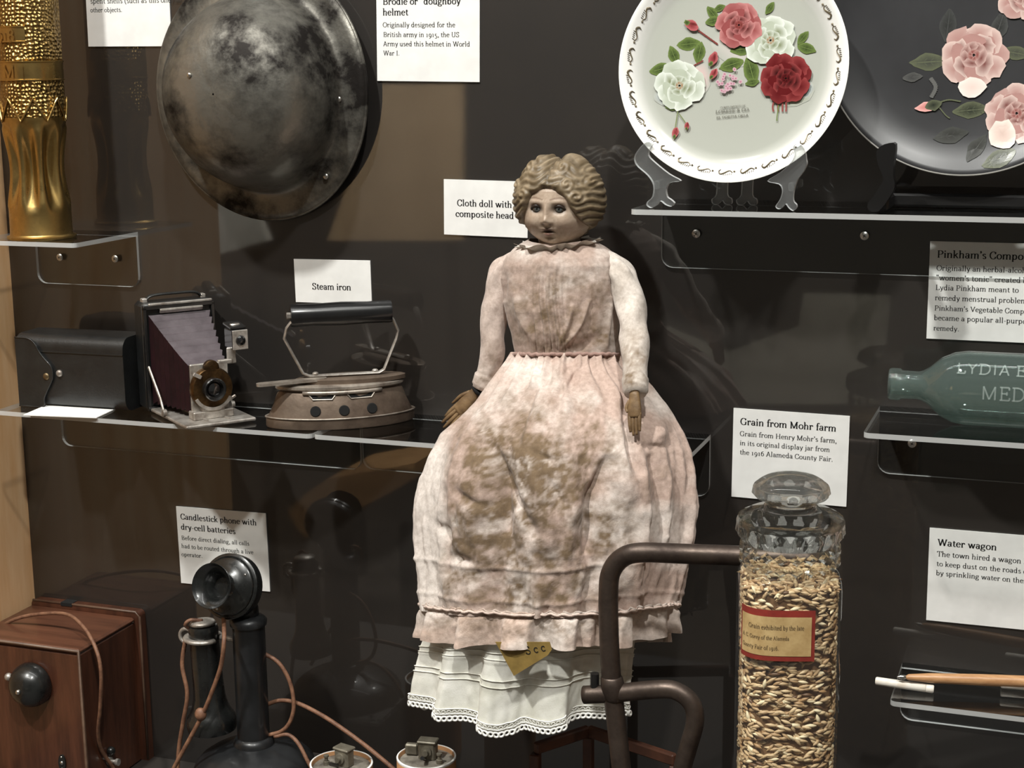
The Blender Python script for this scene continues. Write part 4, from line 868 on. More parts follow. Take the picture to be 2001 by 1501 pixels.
for s, em, xx, u0, wd in (('MEDICINE', .017, bl(1916), -.004, .088), ('LYDIA E', .013, bl(1866), .019, .062)):
    v, f = text2d(s, em, xx, 0, True, wd, True)
    mk('raised_letters', (on_bottle(v, u0), f), M_AQUAT, t)

# ---------------------------------------------------------------- display jar of grain
M_JAR = clear('jar_glass', (0.96, 0.97, 0.96, 1), ior=1.5, haze=0.02)
M_LID = glass('cut_glass', (0.95, 0.96, 0.95, 1), 0.01, 1.47, 0.35)
JY = -0.310
jx = P(1539, 1250, JY)[0]
jz = lambda py: P(1540, py, JY - .050)[2] - ZF     # rows read off the near side of the jar
jr = lambda a, b, py: (P(b, py, JY)[0] - P(a, py, JY)[0])/2
rj = jr(1433, 1644, 1300)
t = thing('display_jar', 'tall faceted glass jar with a heavy cut-glass lid', 'jar', (jx, JY, ZF))
def sq(r, z, e=3.2, n=72):
    u = np.arange(n)*2*PI/n; c, s = np.cos(u), np.sin(u)
    k = (np.abs(c)**e + np.abs(s)**e)**(-1/e)
    return np.stack([r*k*c, r*k*s, np.full(n, z)], 1)
ztop = jz(1150)
def jrot(ring, a=0.30):
    c, s = math.cos(a), math.sin(a); x, y = ring[:, 0].copy(), ring[:, 1].copy(); ring[:, 0] = c*x - s*y; ring[:, 1] = s*x + c*y; return ring
rn = jr(1452, 1630, 1130)
E_, SQ = 3.4, 0.93
mk('jar_body', rings([jrot(sq(r*SQ, z, e)) for r, z, e in ((rj*.96, .0005, E_), (rj, .004, E_), (rj, ztop - .012, E_), (rj*.99, ztop - .006, 3), (rj*.95, ztop, 2.4), (rn*1.04, ztop + .006, 2), (rn*1.04, ztop + .010, 2))], True, False), M_JAR, t, 50)
nkr, zn0, zn1 = jr(1447, 1637, 1110)*.97, jz(1142), jz(1092)
mk('jar_neck', lathe([(nkr*.98, zn0), (nkr, zn0 + .001), (nkr, zn1), (nkr*.98, zn1)], 64, False, False), M_JAR, t, 40)
dm = []
for k in range(20):                                           # rows of cut diamonds round the neck
    for row in range(2):
        a = 2*PI*(k + .5*0)/20; zz_ = zn0 + (zn1 - zn0)*(.28 + .46*row); hw, hh = PI/20, (zn1 - zn0)*.24
        def q(da, dz, rr): return (rr*math.cos(a + da), rr*math.sin(a + da), zz_ + dz)
        v = [q(-hw, 0, nkr + .0004), q(0, -hh, nkr + .0004), q(hw, 0, nkr + .0004), q(0, hh, nkr + .0004), q(-hw*.45, 0, nkr + .0026), q(0, -hh*.45, nkr + .0026), q(hw*.45, 0, nkr + .0026), q(0, hh*.45, nkr + .0026)]
        dm.append((A(v), [(0, 1, 5, 4), (1, 2, 6, 5), (2, 3, 7, 6), (3, 0, 4, 7), (4, 5, 6, 7)]))
o = mk('cut_diamonds', join(dm), M_LID, t); o['kind'] = 'stuff'
lid = thing('jar_lid', 'heavy pressed-glass lid with dimpled knob on the grain jar', 'lid', (jx, JY, ZF + zn1))
zz0 = lambda py: jz(py) - zn1
rl = jr(1430, 1648, 1045)*.96; rk = jr(1463, 1616, 965)*.97
n = 96; u = np.arange(n)*2*PI/n
def scal(r, z, am=0.0, nn=18): 
    rr = r + am*np.abs(np.sin(nn*u/2)); return np.stack([rr*np.cos(u), rr*np.sin(u), np.full(n, z)], 1)
hz = zz0(985)
Rg = [scal(nkr*.9, .0005), scal(rl*.90, .001), scal(rl*.90, .004, .002), scal(rl*.93, .010, .004), scal(rl*.96, .016, .002), scal(rl*1.0, .020), scal(rl*1.0, .023), scal(rl*.965, .027), scal(rl*.82, .031), scal(rl*.80, .032), scal(rl*.62, .0345), scal(rk*.74, .037), scal(rk*.66, .041), scal(rk*.68, .0435)]
k0 = .0435
Rg += [scal(rk*.76, k0 + .002), scal(rk*.90, k0 + .005, .0012, 14), scal(rk*.96, k0 + .009, .0022, 14), scal(rk*.98, k0 + .013, .001, 14), scal(rk*1.0, k0 + .0155), scal(rk*.97, k0 + .018), scal(rk*.80, k0 + .0235), scal(rk*.66, k0 + .0265), scal(rk*.40, k0 + .0285), scal(rk*.1, k0 + .0292)]
zk = P(1540, 927, JY)[2] - ZF - zn1; Rg = [A(q)*A((1, 1, zk/.0727)) for q in Rg]
mk('lid_body', rings(Rg), M_LID, lid, 35)
# grain
M_GRAIN = mat('grain', (1, 1, 1, 1), 0.45, vcol=True)
g = np.random.default_rng(3)
zg = jz(1158)
def grain_unit():
    prof = [(.02, -1), (.55, -.62), (.98, -.1), (.8, .45), (.3, .85), (.02, 1)]
    return lathe(prof, 6, False, False)
gu = grain_unit(); gv = gu[0]; gf = np.array([f for f in gu[1]]); nv = len(gv)
allV, allC = [], []
NG = 7600
for i in range(NG):
    top = i < 600
    a = g.random()*2*PI
    k = (abs(math.cos(a))**E_ + abs(math.sin(a))**E_)**(-1/E_)
    if top:
        rr = rj*SQ*k*.90*math.sqrt(g.random()); z = zg - .004 + g.normal()*.0018 + .003*math.sin(3*a)*0
    else:
        rr = rj*SQ*k*(.925 if g.random() < .62 else .865) - .0012; z = .006 + (zg - .009)*g.random()
    px_, py_ = rr*math.cos(a + .30), rr*math.sin(a + .30)
    k2 = (abs(math.cos(a + .01))**E_ + abs(math.sin(a + .01))**E_)**(-1/E_); yaw = .30 + math.atan2(k2*math.sin(a + .01) - k*math.sin(a), k2*math.cos(a + .01) - k*math.cos(a)) + g.normal()*(.16 if not top else 1.0); pit = g.normal()*(.32 if not top else .15)
    if g.random() < .08: pit += g.choice([-1, 1])*.9
    L = .0047*(.85 + .3*g.random()); Wd = .0017*(.85 + .3*g.random())
    ax = A((math.cos(yaw)*math.cos(pit), math.sin(yaw)*math.cos(pit), math.sin(pit)))
    e1 = np.cross(ax, A((0, 0, 1))); e1 /= np.linalg.norm(e1) + 1e-9; e2 = np.cross(ax, e1)
    allV.append(A((px_, py_, z)) + gv[:, :1]*Wd*e1 + gv[:, 1:2]*Wd*e2 + gv[:, 2:3]*L*ax)
    b = g.random(); cc = lin(216, 190, 150)*b + lin(164, 128, 88)*(1 - b)
    if g.random() < .12: cc = lin(232, 214, 178)
    if g.random() < .06: cc = lin(96, 66, 40)
    allC.append(np.tile(cc, (nv, 1)))
F = np.concatenate([gf + i*nv for i in range(NG)])
core = rings([jrot(sq(rj*SQ*.84, z, E_)) for z in (.003, zg - .005)])
o = mk('grain', (np.concatenate(allV), F.tolist()), M_GRAIN, None, True, colors=np.concatenate(allC))
o.location = (jx, JY, ZF); tag(o, 'pale loose grain filling the glass jar', 'grain'); o['kind'] = 'stuff'
mk('grain_core', core, mat('grain_shade', srgb(120, 88, 56), .8), o)
# paper label wrapped on the jar
M_LBL = mat('old_label', srgb(196, 168, 118), 0.7, col2=srgb(168, 138, 90), scale=60)
M_LBLR = mat('label_red', srgb(142, 48, 38), 0.6, col2=srgb(116, 38, 30), scale=60)
cx_, sx_ = math.cos(.30), math.sin(.30)
def jar_surf(v, off):                                          # v: (angle in rad, z)
    a = v[:, 0]; k = (np.abs(np.cos(a))**E_ + np.abs(np.sin(a))**E_)**(-1/E_); r = rj*SQ*k + off
    x, y = r*np.cos(a), r*np.sin(a); return np.stack([cx_*x - sx_*y, sx_*x + cx_*y, v[:, 1]], 1)
za, zb_ = jz(1300), jz(1200)
lbl = mk('paper_label', (jar_surf(np.stack(np.meshgrid(np.linspace(-2.62, -1.20, 28), [za, zb_]), -1).reshape(-1, 2), .0006), gridfaces(2, 28)), M_LBLR, t, True)
hh = zb_ - za
mk('label_field', (jar_surf(np.stack(np.meshgrid(np.linspace(-2.57, -1.265, 28), [za + hh*.10, zb_ - hh*.13]), -1).reshape(-1, 2), .0009), gridfaces(2, 28)), M_LBL, lbl, True)
tx = []
for s, u, vv, wd in (('Grain exhibited by the late', .14, .62, .76), ('A. C. Corey of the Alameda', .03, .42, .66), ('County Fair of 1916.', .03, .22, .52)):
    v, f = text2d(s, 1, 0, 0, False, wd); v = A(v)
    ang_ = -2.57 + (u + v[:, 0])*1.30; z_ = za + hh*vv + v[:, 1]*hh*1.9
    tx.append((jar_surf(np.stack([ang_, z_], 1), .0012), f))
mk('typed_text', join(tx), mat('faded_ink', srgb(92, 74, 50), .7), lbl)

# ---------------------------------------------------------------- bent iron tube frame in front of the doll
M_TUBE = mat('brown_iron_tube', srgb(98, 86, 78), 0.36, 0.75, col2=srgb(58, 48, 43), scale=30, contrast=(.35, .7), rough2=.55, bump=.2, bscale=200)
TY = -0.246
tq = lambda px, py, y=TY: P(px, py, y)
t0 = tq(1210, 1500); t0 = A((t0[0], TY, ZF))
t = thing('tube_frame', 'bent brown iron tube frame with crossing handle before the doll', 'frame', (t0[0], TY, ZF))
rt = jr(1175, 1217, 1250)*0.93
lo = lambda p: p - A((t0[0], TY, ZF))
pth = [tq(1600, 1094, -.215), tq(1440, 1086, -.224), tq(1330, 1082, -.236), tq(1252, 1080), tq(1216, 1090), tq(1194, 1118), tq(1189, 1160), tq(1190, 1240), tq(1195, 1330), tq(1203, 1400), tq(1214, 1500), tq(1224, 1580)]
pth = [lo(p) for p in pth]
pth = [np.array(p) for p in pth] + [A((pth[-1][0] + .004, 0, 0.0006))]
mk('main_tube', tube(spline(pth, 6), rt, 20), M_TUBE, t, True)
pth2 = [lo(tq(1141, 1358)), lo(tq(1200, 1355)), lo(tq(1290, 1347)), lo(tq(1325, 1352)), lo(tq(1352, 1375)), lo(tq(1358, 1410)), lo(tq(1345, 1460)), lo(tq(1334, 1500)), lo(tq(1322, 1570))]
pth2.append(A((pth2[-1][0] - .004, 0, 0.0006)))
mk('cross_tube', tube(spline(pth2, 6), rt*.93, 20), M_TUBE, t, True)
c = lo(tq(1198, 1344)); d = lo(tq(1196, 1330)) - lo(tq(1200, 1362)); d /= np.linalg.norm(d)
mk('collar', basis(lathe([(rt*.9, -.012), (rt*1.12, -.010), (rt*1.22, -.003), (rt*1.22, .003), (rt*1.12, .010), (rt*.9, .012)], 24), c, (1, 0, 0), (0, 1, 0), d), M_TUBE, t, True)
mk('end_pin', tr(lathe([(.0042, 0), (.0042, .020)], 14), lo(tq(1162, 1356)) , (0, 0, 0)), M_BLACKM, t, 40)

# ---------------------------------------------------------------- slim pens on the low shelf
M_PENW = mat('pen_wood', srgb(196, 150, 106), 0.4, col2=srgb(168, 122, 82), scale=40, stretch=(1, 8, 8))
M_BONE = mat('bone_white', srgb(232, 226, 216), 0.5, col2=srgb(206, 188, 168), scale=60, contrast=(.5, .8))
M_PENT = mat('pen_tip', srgb(200, 198, 194), 0.25, 1.0)
def rod(name, a, b, r, label, cat, m, parts=None):
    a, b = A(a), A(b); L = np.linalg.norm(b - a); ez = (b - a)/L
    t = thing(name, label, cat, a); ex = np.cross(ez, A((0, 0, 1))); ex /= np.linalg.norm(ex); ey = np.cross(ez, ex)
    for nm, pr, mm in parts(r, L): mk(nm, basis(lathe(pr, 16), (0, 0, 0), ex, ey, ez), mm, t, 50)
    return t
z1 = ZN + .0042
a1, b1 = Pz(1711, 1323, z1 + .006), Pz(1825, 1345, z1 + .001)
a1 = A((a1[0], a1[1], z1 + .002)); b1 = A((b1[0], b1[1], z1))
rod('bone_rest', a1, b1, .0040, 'short white bone rod under the tip of the pen', 'rod', M_BONE, lambda r, L: [('shaft', [(r*.8, 0), (r, .001), (r, L*.86), (r*.97, L*.862)], M_BONE), ('end_cap', [(r*.97, L*.866), (r, L*.868), (r, L - .001), (r*.8, L)], M_BONE)])
a2, b2 = Pz(1757, 1323, ZN + .0145), Pz(2120, 1336, ZN + .0145)
rod('wooden_pen', a2, b2, .0056, 'slim tan wooden pen with a metal tip', 'pen', M_PENW, lambda r, L: [('tip', [(.0006, -.002), (.0020, .001), (.0024, .004), (.0016, .0065)], M_PENT), ('pen_shaft', [(.0016, .0065), (r*.55, .009), (r*.85, .03), (r, .08), (r, L)], M_PENW)])
a3 = Pz(1956, 1335, z1 + .001); b3 = A((a3[0] + .060, a3[1] + .006, z1))
rod('bone_rest', (a3[0], a3[1], z1), b3, .0040, 'white bone rod under the thicker end of the pen', 'rod', M_BONE, lambda r, L: [('shaft', [(r*.8, 0), (r, .001), (r, L*.86), (r*.97, L*.862)], M_BONE), ('end_cap', [(r*.97, L*.866), (r, L*.868), (r, L - .001), (r*.8, L)], M_BONE)])

# ---------------------------------------------------------------- wooden ringer box
M_MAHOG = mat('mahogany', srgb(88, 52, 36), 0.34, col2=srgb(52, 29, 20), scale=10, stretch=(7, 7, .8), contrast=(.3, .7), bump=.12, bscale=60, coat=.35)
M_MAHOGT = mat('mahogany_top', srgb(104, 66, 48), 0.38, col2=srgb(70, 42, 30), scale=10, stretch=(.8, 7, 7), contrast=(.3, .7), coat=.3)
M_WORN = mat('worn_edge_wood', srgb(106, 84, 68), 0.45, col2=srgb(76, 54, 42), scale=30)
M_BAKE = mat('black_bakelite', srgb(17, 18, 18), 0.22, col2=srgb(30, 31, 30), scale=40, coat=.4, rough2=.35)
xr = P(284, 1196, 0)[0]; zt_ = P(283, 1190, 0)[2]; x_l = XL + .004
t = thing('ringer_box', 'dark mahogany telephone ringer box with black bell', 'bell box', (x_l, 0, ZF))
L = lambda p: A(p) - A((x_l, 0, ZF))
bw = xr - x_l; bh = zt_ - ZF
out = rrect(bw, bh, .006, 4, 0, 0, (1, 1, 0, 0)); 
zcut = bh; xc = L(P(142, 1180, 0))[0]
mk('back_board', tr(prism(out, -.012, 1), (0, -.0004, 0)), M_MAHOG, t, 30)
mk('board_edge', tube([(bw - .001, -.0115, .002), (bw - .001, -.0115, bh - .006), (bw - .006, -.0115, bh - .001), (.002, -.0115, bh - .001)], .0016, 8), M_WORN, t, True)
mk('hanging_notch', tr(box(.016, .0135, .004), (xc, -.0065, bh - .0014)), M_DARK, t)
bxr = L(P(262, 1225, -.013))[0]; btz = L(P(258, 1216, -.013))[2]; fd = .112
mk('box_body', tr(box(bxr, fd, btz, .0022), (bxr/2, -.0125 - fd/2, btz/2)), [M_MAHOG], t, 30)
mk('box_top', tr(box(bxr + .002, fd + .003, .006, .0024), (bxr/2, -.0125 - fd/2 - .0005, btz + .0032)), M_MAHOGT, t, 30)
mk('front_edge', tube([(.001, -.0125 - fd - .001, btz + .004), (bxr, -.0125 - fd - .001, btz + .004), (bxr, -.0125 - fd, .002)], .0022, 8), M_WORN, t, 50)
for px, py in ((258, 1217), (14, 1196)):
    q = L(P(px, py, -.012)); mk('board_screw', tr(sphere(.003, 12, 7, (1, .5, 1)), (q[0], -.0128, q[2] + .002)), M_STEEL, t, True)
fy = -.0125 - fd
q = L(P(47, 1346, fy - .018))
bell = mk('bell_gong', tr(lathe([(.0255, 0), (.0262, .002), (.0258, .008), (.0235, .015), (.019, .021), (.0125, .0255), (.006, .0275), (.0004, .028)], 40), (q[0], fy - .0005, q[2]), (PI/2, 0, 0)), M_BAKE, t, True)
mk('gong_screw', tr(sphere(.0032, 14, 8), (q[0], fy - .0288, q[2])), M_STEEL, t, True)
mk('bell_striker', tr(sphere(.0048, 14, 8), (q[0] - .030, fy - .006, q[2] + .006)), M_NICKEL, t, True)
q = L(P(121, 1491, fy - .002))
mk('keyhole_plate', tr(prism([(0.0048*math.cos(a), .0100*math.sin(a)) for a in np.arange(24)*2*PI/24], -.0022, 1), (q[0], fy - .0002, q[2])), M_BAKE, t)
for dz in (-.0072, 0, .0072): mk('plate_screw', tr(sphere(.0013 if dz else .0024, 10, 6, (1, .6, 1)), (q[0], fy - .0026, q[2] + dz)), M_STEEL, t, True)
q = L(Pxx(214, 1478, x_l + bxr + .002))
mk('terminal_post', tr(lathe([(.0052, 0), (.0052, .003), (.0025, .004), (.0025, .010), (.0042, .0105), (.0042, .014)], 14), (bxr + .0005, q[1], q[2] - .006), (0, PI/2, 0)), M_NICKEL, t, 40)
mk('terminal_nut', tr(sphere(.0055, 14, 8), (bxr + .003, q[1] + .002, q[2] + .006)), M_BAKE, t, True)

# ---------------------------------------------------------------- cloth-covered cords
M_CORD = mat('brown_cord', srgb(134, 96, 72), 0.6, col2=srgb(92, 60, 44), scale=90, bump=.4, bscale=500)
def cord(pts, r, name, label=None, parent=None, org=None, ends=None):
    p = [P(a, b, y) for a, b, y in pts]
    if ends is not None: p.append(A(ends))
    p = spline(p, 7)
    if parent is None:
        o0 = p[0]; o = mk(name, tube(p - o0, r, 9), M_CORD, None, True); o.location = tuple(o0); tag(o, label, 'cord'); return o
    return mk(name, tube(p - A(org), r, 9), M_CORD, parent, True)
yb_ = fy - .006
cord([(-14, 1235, -.075), (25, 1212, -.078), (70, 1201, -.080), (128, 1200, -.085), (160, 1222, -.100), (185, 1262, -.118), (197, 1310, -.124), (196, 1380, -.120), (192, 1430, -.112), (198, 1465, -.100), (218, 1496, -.085), (232, 1520, -.080)], .0022, 'looped_cord', 'brown cord looping over the ringer box')

# ---------------------------------------------------------------- candlestick telephone
CY = -0.118
pb = P(497, 1470, CY); PX = pb[0]
t = thing('candlestick_phone', 'black candlestick telephone with hanging receiver', 'telephone', (PX, CY, ZF))
zq = lambda py, px=495, y=CY: P(px, py, y)[2] - ZF
M_PHONE = mat('phone_black', srgb(26, 27, 28), 0.34, 0.3, col2=srgb(40, 41, 43), scale=25, coat=.25, rough2=.42)
zs = zq(1452)
rs = .0178
zb0 = zs - .036
mk('base', lathe([(.064, zb0 + .0006), (.0665, zb0 + .003), (.0675, zb0 + .009), (.0655, zb0 + .0145), (.060, zb0 + .0205), (.051, zb0 + .0265), (.039, zb0 + .0320), (.028, zb0 + .0350), (.022, zs)], 56), M_PHONE, t, 50)
rz = mk('display_riser', tr(box(.150, .145, zb0, .003), (0, 0, zb0/2)), M_FLOOR); rz.location = (PX, CY + .012 - .012, ZF); tag(rz, 'low dark block under the candlestick telephone', 'plinth')
mk('base_collar', lathe([(.0225, zs - .002), (.0225, zs + .003), (.0205, zs + .007), (.0175, zs + .009)], 36), M_PHONE, t, 50)
zsh = zq(1222, 487)
mk('shaft', lathe([(rs, zs + .004), (rs, zsh), (rs*1.12, zsh + .001), (rs*1.15, zsh + .006), (rs*1.0, zsh + .009), (rs*.8, zsh + .012)], 36), M_PHONE, t, 50)
mc = P(452, 1146, CY - .006); mcl = A(mc) - A((PX, CY, ZF))
mk('swivel_neck', tube([(0, 0, zsh + .008), (0, .002, zsh + .018), (mcl[0]*.5, mcl[1]*.5 + .006, mcl[2] - .012)], [.0125, .011, .012], 16), M_PHONE, t, True)
tl = math.radians(18); tn = math.radians(-4)
ax = A((math.sin(tn)*math.cos(tl), -math.cos(tn)*math.cos(tl), math.sin(tl))); e1 = np.cross(A((0, 0, 1)), ax); e1 /= np.linalg.norm(e1); e2 = np.cross(ax, e1)
hl = lambda prof, off=0: basis(lathe(prof, 48), mcl + ax*off, e1, e2, ax)
mk('transmitter_cup', hl([(.022, -.018), (.030, -.014), (.0345, -.008), (.0350, -.002), (.0350, .002)]), M_PHONE, t, 45)
mk('transmitter_rim', hl([(.0335, .001), (.0358, .0015), (.0358, .005), (.0335, .0065), (.030, .0068)]), M_BAKE, t, 45)
mk('faceplate', hl([(.0335, .006), (.030, .0085), (.024, .0105), (.017, .0125), (.0145, .0150)]), M_BAKE, t, True)
mk('mouthpiece', hl([(.0145, .014), (.0125, .018), (.0120, .022), (.0135, .028), (.0175, .034), (.0235, .0385), (.0245, .0390), (.0240, .0395), (.0225, .0380), (.0165, .0320), (.0115, .025), (.009, .018)]), M_BAKE, t, 60)
mk('mouthpiece_hole', hl([(.0095, .0178), (.0001, .0180)]), M_DARK, t)
for a in (.6, 2.7, 4.4):
    mk('face_screw', tr(sphere(.0016, 10, 6), mcl + ax*.0095 + .0265*(math.cos(a)*e1 + math.sin(a)*e2)), M_STEEL, t, True)
# receiver and its hook
RY = CY - .004
rc = P(399, 1240, RY)
def lr(px, py, y=RY): return P(px, py, y) - A((PX, CY, ZF))
top, bot = lr(397, 1226), lr(414, 1412)
ez = bot - top; Lr = np.linalg.norm(ez); ez /= Lr; ex_ = np.cross(ez, A((0, 1, 0))); ex_ /= np.linalg.norm(ex_); ey_ = np.cross(ez, ex_)
rec = thing('phone_receiver', 'black bell-shaped receiver hanging on the phone hook', 'receiver', A((PX, CY, ZF)) + top)
pr = [(.0085, -.004), (.0150, -.002), (.0165, .001), (.0165, .004), (.0160, .008), (.0165, .030), (.0168, .055), (.0176, .070), (.0200, .080), (.0235, .087), (.0268, .091), (.0275, .095), (.0275, .101), (.0265, .1045), (.020, .106), (.006, .1045)]
k = Lr/.098
mk('receiver_shell', basis(lathe([(r, z*k) for r, z in pr], 40), (0, 0, 0), ex_, ey_, ez), M_BAKE, rec, 45)
mk('receiver_cap', basis(lathe([(.0148, -.0045), (.0125, -.0075), (.006, -.0095), (.0005, -.0100)][::-1], 32), (0, 0, 0), ex_, ey_, ez), M_NICKEL, rec, True)
hk = lr(397, 1243)
pr_ = [(0.0, 0.0, hk[2] - .002), (hk[0]*.45, -.004, hk[2])] 
loop = [A((hk[0] + .0185*math.cos(a), hk[1] + .0185*math.sin(a), hk[2] - .0015)) for a in np.radians(np.linspace(20, 340, 26))]
mk('hook_arm', tube([(-.012, 0, hk[2] - .002), loop[0]], .0030, 8), M_NICKEL, t, True)
mk('hook_fork', tube(loop, .0026, 8, flat=1.6), M_NICKEL, t, True)
rg = lr(365, 1243)
mk('hook_ring', tube([(rg[0] + .0085*math.cos(a), rg[1], rg[2] + .0085*math.sin(a)) for a in np.arange(20)*2*PI/20], .0022, 8, closed=True), M_NICKEL, t, True)
og = A((PX, CY, ZF)); fr = CY - .050
cord([(437, 1208, CY - .02), (438, 1250, fr), (432, 1300, fr), (415, 1350, fr), (397, 1394, fr), (375, 1436, fr), (352, 1478, fr), (335, 1510, fr)], .0024, 'transmitter_cord', None, t, og)
mk('cord_knot', tr(sphere(.0062, 12, 8, (1.1, .9, 1.2)), P(392, 1396, fr) - og), M_CORD, t, True)
cord([(376, 1232, RY), (362, 1222, RY - .012), (372, 1212, RY - .01), (396, 1213, RY - .004)], .0020, 'receiver_cord', None, t, og)
cord([(362, 1252, RY - .006), (356, 1300, RY - .01), (366, 1356, RY - .014), (358, 1410, RY - .014), (350, 1460, RY - .014), (346, 1520, RY - .014)], .0024, 'receiver_cord', None, t, og)
cord([(512, 1275, CY + .010), (545, 1296, CY + .012), (567, 1335, CY + .012), (574, 1380, CY + .010), (566, 1412, CY + .008), (548, 1430, CY + .006), (522, 1437, CY + .004)], .0023, 'loop_cord', None, t, og)
cord([(518, 1378, CY + .016), (548, 1369, CY + .018), (580, 1374, CY + .016), (620, 1393, CY + .010), (660, 1418, CY + .004), (715, 1458, CY), (768, 1502, CY - .004), (800, 1530, CY - .004)], .0024, 'battery_cord', 'brown frayed cord running to the batteries')
cord([(536, 1440, CY + .004), (562, 1436, CY + .006), (582, 1452, CY + .004), (600, 1485, CY), (618, 1520, CY)], .0022, 'base_cord', 'short brown cord curling behind the telephone base')

# ---------------------------------------------------------------- dry-cell batteries
M_KRAFT = mat('brown_card_tube', srgb(188, 142, 100), 0.6, col2=srgb(160, 116, 78), scale=25)
M_PITCH = mat('grey_pitch', srgb(150, 144, 132), 0.55, col2=srgb(70, 64, 58), scale=35, contrast=(.35, .65), bump=.5, bscale=90)
M_LEAD = mat('dull_lead', srgb(132, 126, 112), 0.5, .4, col2=srgb(92, 86, 74), scale=60)
for i, (x, yy, hw, lab, rot) in enumerate(((667, 1492, 57, 'brown dry cell battery nearest the telephone base', -.25), (833, 1479, 55, 'brown dry cell battery below the doll hem', .12))):
    y = -.128; c = P(x, yy, y); r = (P(x + hw, yy, y)[0] - P(x - hw, yy, y)[0])/2*.97
    t = thing('dry_cell_battery', lab, 'battery', (c[0], y, ZF), (0, 0, rot), 'dry cell batteries'); h = c[2] - ZF
    mk('card_sleeve', lathe([(r, .0004), (r, h), (r*.985, h + .0006), (r*.94, h + .0004), (r*.93, h - .004)], 48, True, False), M_KRAFT, t, 40)
    mk('rim_band', lathe([(r*1.002, h - .0012), (r*1.004, h + .0006), (r*.95, h + .0012), (r*.945, h - .001)], 48, False, False), M_CARD, t, 50)
    mk('pitch_top', lathe([(r*.94, h - .004), (r*.5, h - .003), (.0005, h - .0025)], 40, False, False), M_PITCH, t, True)
    mk('carbon_cap', tr(join([tr(box(.019, .013, .021, .002), (0, 0, .0085)), tr(box(.021, .015, .003, .001), (0, 0, .0185))]), (.001, .004, h - .002)), M_LEAD, t)
    mk('cap_nut', tr(lathe([(.0058, 0), (.0058, .002), (.003, .0025), (.003, .006)], 16), (.001, -.0025, h + .007), (PI/2, 0, 0)), M_LEAD, t, 40)
    mk('terminal_screw', tr(lathe([(.0022, 0), (.0022, .012)], 10), (.001, -.008, h + .001), (PI/2 - .5, 0, 0)), M_BLACKM, t, 40)
    mk('zinc_post', tr(lathe([(.0035, 0), (.0035, .004), (.002, .0045), (.002, .009), (.003, .0092), (.003, .011)], 12), (.016 if i else -.016, -.006, h - .003)), M_LEAD, t, 40)
    if i: mk('side_clip', tr(box(.014, .007, .012, .0015), (-.018, .008, h + .004)), M_LEAD, t)

# ---------------------------------------------------------------- low wooden frame added behind the tubes, for reddish bars reflected in the glass
M_REDW = mat('red_brown_wood', srgb(104, 66, 50), 0.5, col2=srgb(70, 44, 34), scale=14, stretch=(2, 2, 2))
zr = P(1319, 1474, -.125)[2]; c1 = P(1319, 1474, -.125); c2 = Pz(1150, 1418, zr); c3 = Pz(1046, 1452, zr)
t = thing('reflection_frame', 'low reddish wooden frame added for a reflection behind the bent tubes', 'crate', (c1[0], c1[1], ZF))
og = A((c1[0], c1[1], ZF)); 
def bar(a, b, wd, h): 
    a, b = A(a) - og, A(b) - og; d = b - a; Lb = np.linalg.norm(d); return tr(box(Lb, wd, h, .0015), (a + b)/2, (0, 0, math.atan2(d[1], d[0])))
c2 = A((c2[0], min(c2[1], -.012), zr)); c3 = A((c3[0], c3[1], zr))
dn = A((0, 0, -.006))
mk('rail', bar(c1 + dn, c2 + dn, .008, .012), M_REDW, t)
mk('rail', bar(c2 + dn, c3 + dn, .008, .012), M_REDW, t)
for c in (c1, c2, c3):
    h = zr - ZF - .012; q = c - og; mk('post', tr(box(.010, .010, h, .001), (q[0], q[1], h/2 + .0004)), M_REDW, t)

# ---------------------------------------------------------------- the doll, sitting on the shelf with her skirt hanging over its front
def proj(V):
    d = A(V) - CAM; w_ = d @ fwd
    return FW/2 + FPX*(d @ right)/w_, FH/2 - FPX*(d @ up)/w_
def solve_z(x, y, py):
    k = (py - FH/2)/FPX; c = [up[i] + k*fwd[i] for i in range(3)]
    return CAM[2] - (c[0]*(x - CAM[0]) + c[1]*(y - CAM[1]))/c[2]
def seg_dist(px, py, pts):
    """distance in px to a polyline, and how far along it (0..1)"""
    best = np.full(px.shape, 1e9); al = np.zeros(px.shape); p = A(pts); n = len(p) - 1
    for i in range(n):
        a, b = p[i], p[i + 1]; d = b - a; t_ = np.clip(((px - a[0])*d[0] + (py - a[1])*d[1])/(d @ d), 0, 1)
        q = np.hypot(px - a[0] - t_*d[0], py - a[1] - t_*d[1]); m_ = q < best
        best = np.where(m_, q, best); al = np.where(m_, (i + t_)/n, al)
    return best, al
def folds(px, py, lines):
    out = np.zeros(px.shape)
    for pts, wd, dp in lines:
        q, al = seg_dist(px, py, spline([A(s) for s in pts], 4)); out += dp*np.exp(-(q/wd)**2)*np.sin(PI*np.clip(.08 + al*.92, 0, 1))**.5
    return out
DX, DYY = P(1090, 850, -0.10)[0], -0.10
doll = thing('cloth_doll', 'antique doll in a faded stained dress with moulded curly hair', 'doll', (DX, DYY, ZS))
DO = A((DX, DYY, ZS))
